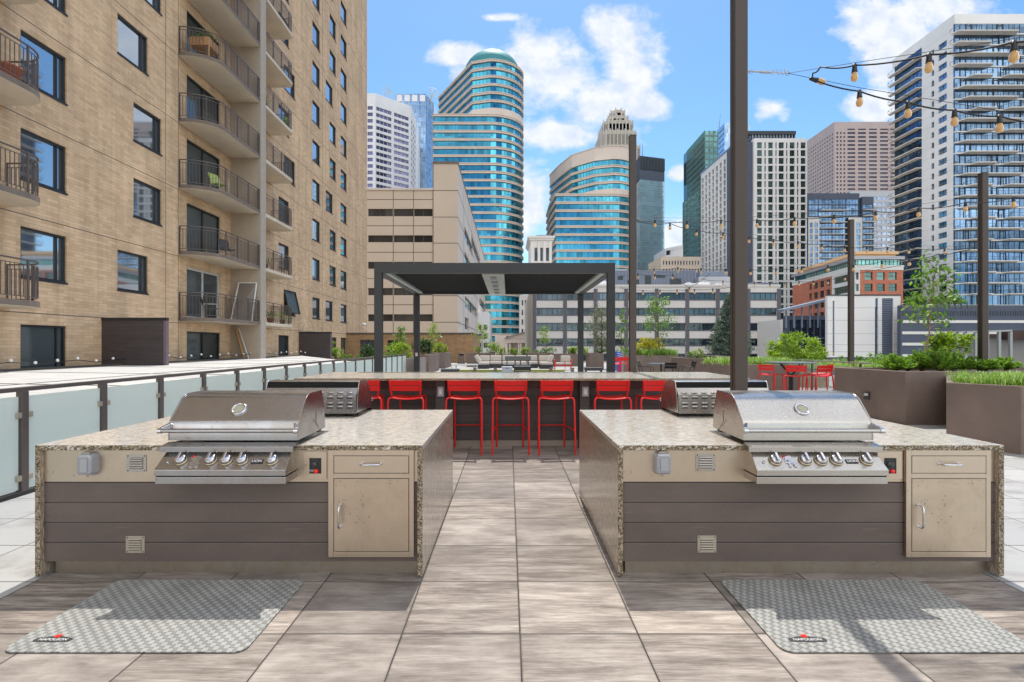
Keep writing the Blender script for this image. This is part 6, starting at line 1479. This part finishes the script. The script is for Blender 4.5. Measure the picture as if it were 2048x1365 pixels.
young_tree('thin young tree between the pergola and the second post', PX(1243,31), 31, .8, 2.7, .35, 330, .14, L_mid, 65, .022, .3, M_bark, .0, 9, .2)
bush('low green shrubs behind the blue game frame', PX(1243,31.5), 31.5, .7, .6, .4, .65, 600, .09, L_mid, 66, 30)
# left groups
bush('wide lime green shrub at the foot of the apartment block', PX(643,36.8), 36.8, .45, 1.05, .7, 1.15, 2600, .11, L_lime, 71, 80, spread=.15)
bush('second crown of lime shrub right beside the wide one', PX(672,37), 37, .45, .5, .5, .8, 900, .1, L_lime, 72, 30)
bush('row of low green plants along the roof edge left of the pergola', PX(712,37.5), 37.5, .40, 1.3, .4, .4, 900, .09, L_mid, 73, 40)
bush('dark green shrub just left of the left pergola post', PX(735,35), 35, .62, .50, .4, .82, 1100, .1, L_dark, 74, 40)
bush('big light green shrub between the two left pergola posts', PX(797,27), 27, .70, .62, .5, .85, 1800, .09, L_lime, 75, 60)
bush('low shrubs at the left foot of the light green shrub', PX(772,29), 29, .7, .45, .4, .45, 600, .08, L_mid, 76, 30)
bush('dark green shrub behind the left rear pergola post', PX(846,31), 31, .95, .62, .4, .95, 1500, .1, L_dark, 77, 50)
bush('bright green hedge shrub on the planter beside the brick annex', PX(880,35.6), 35.6, .93, .55, .5, .68, 1500, .085, L_lime, 78, 60, spread=.14, name='hedge')
young_tree('thin tree with pale leaves in the planter before the brick annex', PX(863,34), 34, .95, 1.85, .52, 520, .12, L_lime, 67, .03, .15, M_barkp, .05, 12, .2)
young_tree('small dark leaved tree between the left pergola posts', PX(800,33), 33, .9, 1.70, .40, 480, .13, L_mid, 68, .03, .35, M_bark, .08, 9, .2)
bush('green bushes on the planted deck above the navy podium, below the white tower face', PX(1845,96), 96, PZ(613,96), 4.2, 1.8, 2.2, 1800, .36, L_mid, 79, 60)
bush('green bushes on the planted deck beside the podium corner', PX(1900,96), 96, PZ(613,96), 2.6, 1.8, 1.9, 900, .36, L_mid, 80, 40)
# balcony things
plantpot('flower_pot', 'big terracotta bowl on the upper balcony at the left edge', -12.95, 13.75, 2.65+2.79*2+.001, .36, .42, M_terra, 0, 1, L_mid)
t = thing('planter_box', 'wooden raised planter box with herbs on the upper rounded balcony', 'planter', (-13.0,23.1,13.81), None); zq_ = 2.65+2.79*4
MB().box(-13.6,-12.75,22.75,23.6,zq_+.45,zq_+.80).build('box', M_wood, t); m = MB()
for sx in (-13.57,-12.80):
    for sy in (22.78,23.55): m.box(sx,sx+.05,sy,sy+.05,zq_,zq_+.45)
m.build('legs', M_wood, t); m = MB(); crown(m, [(Vector((-13.2,23.15,zq_+.95)),(.42,.4,.15))], 260, .09, random.Random(4), 20, .6); m.build('leaves', L_mid, t)
def deck_chair(label, x, y, z, rz, mt, scale=1):
    t = thing('patio_chair', label, 'chair', (x,y,z), None); m = MB(); m.M = Matrix.Translation((x,y,z)) @ Matrix.Rotation(rz,4,'Z')
    s = MB(); s.M = m.M; s.box(-.24,.24,-.24,.24,.40,.43); s.build('seat', mt, t); s = MB(); s.M = m.M; s.add([(-.24,.22,.43),(.24,.22,.43),(.24,.42,.95),(-.24,.42,.95),(-.24,.25,.42),(.24,.25,.42),(.24,.45,.94),(-.24,.45,.94)],[(0,1,2,3),(7,6,5,4),(0,3,7,4),(1,5,6,2),(3,2,6,7),(0,4,5,1)]); s.build('backrest', mt, t)
    for a in (-.24,.24): s = MB(); s.M = m.M; s.tube([(a,-.26,0),(a,-.24,.62),(a,.30,.62),(a,.30,0)], .014, 6); s.build('leg_frame', M_alu, t)
deck_chair('dark mesh patio chair on the lowest rounded balcony', -12.95, 23.3, 2.652, 2.2, M_dkf)
deck_chair('lime green lounge chair on the third balcony from below', -12.9, 23.9, 2.652+2.79*2, 1.2, simple('lime_fabric', (.42,.50,.14), .7))
deck_chair('dark patio chair on the second balcony from below, by the railing', -12.9, 24.6, 2.652+2.79, 1.0, M_dkf)
t = thing('storage_door', 'white framed screen panel leaning on the fin wall of the lowest balcony', 'panel', (-13.1,26.4,2.65), None); m = MB(); z = 2.652
pa, pb_, pc_, pd = Vector((-13.55,26.1,z)), Vector((-12.72,26.5,z)), Vector((-12.62,26.78,z+1.95)), Vector((-13.5,26.78,z+1.95))
for a, b in ((pa,pb_),(pb_,pc_),(pc_,pd),(pd,pa)): m.bar(a, b, .05, .05)
m.build('frame', M_white, t); MB().add([p+Vector((0,.012,0)) for p in (pa,pb_,pc_,pd)], [(0,1,2,3),(3,2,1,0)]).build('mesh_panel', simple('screen_mesh', (.22,.18,.15), .8), t)
for i, (dx, mt, lab) in enumerate(((0, M_wood, 'brown wooden plank leaning on the fin wall at roof level'), (.12, M_alu, 'pale pole leaning on the fin wall at roof level'))):
    o = MB().bar((-12.95+dx*2,26.5,.3),(-13.65+dx,26.8,2.35), .14 if i == 0 else .05, .05).build('leaning_plank' if i == 0 else 'leaning_pole', mt, None, origin=(-12.95,26.5,.3)); tag(o, lab, 'plank' if i == 0 else 'pole')
for i, (y, k, lab) in enumerate(((28.6,0,'red pot with green plant on the lowest far balcony'),(30.2,0,'bushy plant at the far end of the lowest far balcony'),(28.0,1,'small potted plant on the second far balcony'),(27.9,4,'climbing potted plant at the near end of an upper far balcony'),(30.6,4,'bushy potted plant at the far end of an upper far balcony'))):
    plantpot('flower_pot', lab, -12.75, y, 2.652+2.79*k, .16, .26, M_terra if i == 0 else M_dkf, .34, 90+i, L_mid)
# security lamp on block corner
t = thing('security_light', 'white twin security lamp on the far corner of the apartment block', 'lamp', (-13.7,51,5), None); m = MB(); c = V3(728,650,49.5); m.lathe([(0,.16),(.16,.12),(.2,-.05),(0,-.1)], 10, tuple(c)); m.tube([c+Vector((0,0,-.1)), c+Vector((.1,0,-.45))], .05, 6); m.tube([c+Vector((-.35,0,0)), c], .04, 6); m.build('lamp_head', M_white, t)

# ------------------------------------------------------------------ lounge furniture far on the terrace
def sofa(label, px0, px1, Y, d, arms=False, back=True, seats=2):
    x0, x1 = PX(px0,Y), PX(px1,Y); t = thing('sofa_module', label, 'sofa', ((x0+x1)/2,Y,0), 'pale sectional sofa modules')
    MB().box(x0,x1,Y,Y+d,.03,.24).build('base', M_dkf, t)
    for k in range(seats):
        a = x0+(x1-x0)*k/seats; b = x0+(x1-x0)*(k+1)/seats
        MB().box(a+.01,b-.01,Y+.02,Y+d-.22,.245,.42).build('seat_cushion', M_cush, t, bevel=.05, seg=3)
        if back: MB().box(a+.01,b-.01,Y+d-.26,Y+d-.04,.425,.80).build('back_cushion', M_cush, t, bevel=.07, seg=3)
    return t
sofa('left chaise module of the long pale sectional sofa', 956, 978, 33.3, 1.6, seats=1)
sofa('pale sofa module right of the left chaise', 979, 1003, 34.4, 1.0, seats=1); sofa('pale sofa module in the middle behind the grey bench', 1004, 1030, 34.4, 1.0, seats=1)
sofa('pale sofa module right of the middle one', 1031, 1054, 34.4, 1.0, seats=1); sofa('pale sofa module left of the right chaise', 1055, 1076, 34.4, 1.0, seats=1); sofa('right chaise module of the long pale sectional sofa', 1080, 1106, 33.3, 1.6, seats=1)
for (px, r, lab) in ((955,-.5,'pale corner cushion leaning at the left end of the sofa'),(1102,.5,'striped pale corner cushion leaning at the right end of the sofa')):
    m = MB(); m.M = Matrix.Translation((PX(px,33.6),33.9,.62)) @ Matrix.Rotation(r,4,'Y'); m.box(-.13,.13,-.3,.3,-.24,.24); o = m.build('cushion', M_cush, None, origin=(PX(px,33.6),33.9,.4), bevel=.08, seg=3); tag(o, lab, 'cushion')
t = thing('bench', 'dark grey backed bench seen from behind, in front of the long sofa', 'bench', (PX(1036,30.5),30.5,0)); y = 30.5
MB().box(PX(1010,y),PX(1062,y),y,y+.08,.60,.86).build('backrest', simple('bench_grey', (.12,.12,.12), .7), t, bevel=.03); MB().box(PX(1006,y),PX(1063,y),y+.1,y+.8,.20,.38).build('seat', M_dkf, t, bevel=.03)
for px in (1014,1030,1041,1057): MB().box(PX(px,y)-.03,PX(px,y)+.03,y+.02,y+.10,.0,.62).build('support', M_dkf, t)
t = thing('coffee_table', 'white framed low table left of the sofa', 'table', (PX(928,29.5),29.5,0)); y = 29.5
MB().box(PX(902,y),PX(955,y),y,y+.7,.36,.42).build('table_top', M_alu, t)
for px in (903,910,947,954): MB().box(PX(px,y)-.025,PX(px,y)+.025,y+(.6 if px in (910,947) else 0),y+(.65 if px in (910,947) else .05),0,.36).build('leg', M_alu, t)
def lounger(label, p0, p1, Y, z0, z1): 
    t = thing('low_bench', label, 'bench', (PX((p0+p1)/2,Y),Y,0), None); MB().box(PX(p0,Y),PX(p1,Y),Y,Y+.5,z0,z1).build('seat', M_dkf, t, bevel=.02)
    for px in (p0+2, p1-2): MB().box(PX(px,Y)-.03,PX(px,Y)+.03,Y+.1,Y+.4,0,z0).build('leg', M_dkf, t)
lounger('black low bench left of the lime game lane', 881, 917, 22, .38, .50); lounger('black low bench behind the bar between the right pergola posts', 1171, 1206, 23, .38, .52)
# lime game lane with dark posts
y = 23; t = thing('game_lane', 'long lime green board on the floor right behind the bar', 'game lane', (PX(1020,y),y,0)); MB().box(PX(916,y),PX(1127,y),y,y+.6,.32,.40).build('surface', M_lime, t); MB().box(PX(914,y),PX(1129,y),y-.03,y-.001,.25,.42).build('edge_board', simple('olive_board', (.23,.26,.03), .7), t)
for px in (950,991,1102,1145): MB().box(PX(px,y)-.07,PX(px,y)+.06,y-.12,y-.035,.0,.52).build('end_block', M_concdk, t)
y = 20; t = thing('cooler_box', 'light grey box with a handle slot standing behind the bar', 'box', (PX(1014,y),y,0)); MB().box(PX(1004,y),PX(1025,y),y,y+.4,.40,.68).build('body', simple('pale_grey_box', (.36,.40,.45), .5), t, bevel=.02); MB().box(PX(1012,y),PX(1017,y),y-.005,y-.001,.61,.64).build('handle_slot', M_black, t)
for px in (1006,1023): MB().box(PX(px,y)-.02,PX(px,y)+.02,y+.05,y+.35,0,.40).build('leg', M_dkf, t)
y = 21; t = thing('black_table', 'low black table beside the light grey box behind the bar', 'table', (PX(1045,y),y,0)); MB().box(PX(1028,y),PX(1062,y),y,y+.6,.50,.66).build('table_top', M_black, t, bevel=.02); MB().box(PX(1026,y),PX(1064,y),y-.1,y+.7,.40,.44).build('shelf', M_dkf, t)
for px in (1029,1061): MB().box(PX(px,y)-.02,PX(px,y)+.02,y,y+.04,0,.5).build('leg', M_dkf, t)
# red lounge chair
t = thing('lounge_chair', 'red framed lounge chair with pale cushions right of the sofa', 'armchair', (PX(1128,31),31,0)); y = 31; xa, xb = PX(1110,y), PX(1145,y)
MB().box(xa+.08,xb-.06,y+.03,y+.6,.34,.46).build('seat_cushion', M_cush, t, bevel=.05, seg=3); MB().box(PX(1123,y),xb-.07,y+.45,y+.62,.46,.86).build('back_cushion', M_cush, t, bevel=.06, seg=3)
for x in (xa, xb-.05):
    MB().tube([(x,y,0),(x,y,.60),(x,y+.65,.66),(x,y+.65,0)], .022, 6).build('arm_frame', M_red, t)
MB().box(xa,xb-.05,y,y+.04,.28,.33).build('front_rail', M_red, t); MB().tube([(PX(1130,y),y-.02,0),(PX(1130,y),y-.02,.55)], .02, 6).build('front_leg', M_red, t)
# black cafe set
t = thing('cafe_table', 'black square cafe table among black chairs near the back planters', 'table', (PX(1338,21.5),21.5,0)); y = 21.3
MB().box(PX(1303,y),PX(1350,y),y,y+.8,.72,.75).build('table_top', simple('cafe_top', (.12,.15,.19), .35), t); MB().tube([(PX(1328,y),y+.4,0),(PX(1328,y),y+.4,.72)], .035, 8).build('pedestal', M_black, t); MB().lathe([(.26,0),(.26,.02),(.04,.05)], 12, (PX(1328,y),y+.4,0)).build('base', M_black, t)
def cafe_chair(label, x, y, rz):
    t = thing('cafe_chair', label, 'chair', (x,y,0), 'black slatted cafe chairs'); M = Matrix.Translation((x,y,0)) @ Matrix.Rotation(rz,4,'Z')
    def pt(name, fn, mt=M_black): m = MB(); m.M = M; fn(m); m.build(name, mt, t)
    for s in (-1, 1): pt('leg', lambda m: m.tube([(s*.24,.26,0),(s*.23,.22,.62),(s*.23,-.20,.64)], .013, 6)); pt('leg', lambda m: m.tube([(s*.24,-.30,0),(s*.22,-.22,.45),(s*.22,-.34,.86)], .013, 6))
    pt('seat', lambda m: m.box(-.21,.21,-.22,.22,.43,.455))
    for z in (.60,.72): pt('back_slat', lambda m: m.add([(-.22,-.27-(z-.6)*.3,z),(.22,-.27-(z-.6)*.3,z),(.22,-.31-(z-.6)*.3,z+.105),(-.22,-.31-(z-.6)*.3,z+.105)],[(0,1,2,3),(3,2,1,0)]))
cafe_chair('black slatted cafe chair at the left of the black table, facing right', PX(1293,21.3), 21.3, -pi/2); cafe_chair('black slatted cafe chair seen from behind in front of the black table', PX(1340,20.3), 20.5, 0); cafe_chair('black slatted cafe chair at the right of the black table, facing left', PX(1374,21.2), 21.3, pi/2)
# blue game frame
y = 24; t = thing('giant_game', 'blue and white striped giant game frame left of the second post', 'game', (PX(1240,y),y,0)); m = MB()
xa = PX(1234.5,y); xb = PX(1243,y); z0, z1 = PZ(725,y)-.2, PZ(704,y)
m.box(xa,xb,y,y+.6,.3,z1); m.build('blue_box', M_blue, t, bevel=.03); m = MB()
for k in range(5): zz = .72+k*.10; m.bar((xa,y-.004,zz),(xb,y-.004,zz-.05),.006,.022)
m.build('white_stripe', M_white, t); MB().box(xb,xb+.10,y,y+.5,.3,z1-.08).build('grey_side', M_grey, t)
MB().box(xa,xa+.04,y,y+.04,0,.3).box(xb,xb+.04,y,y+.04,0,.3).build('legs', M_grey, t)
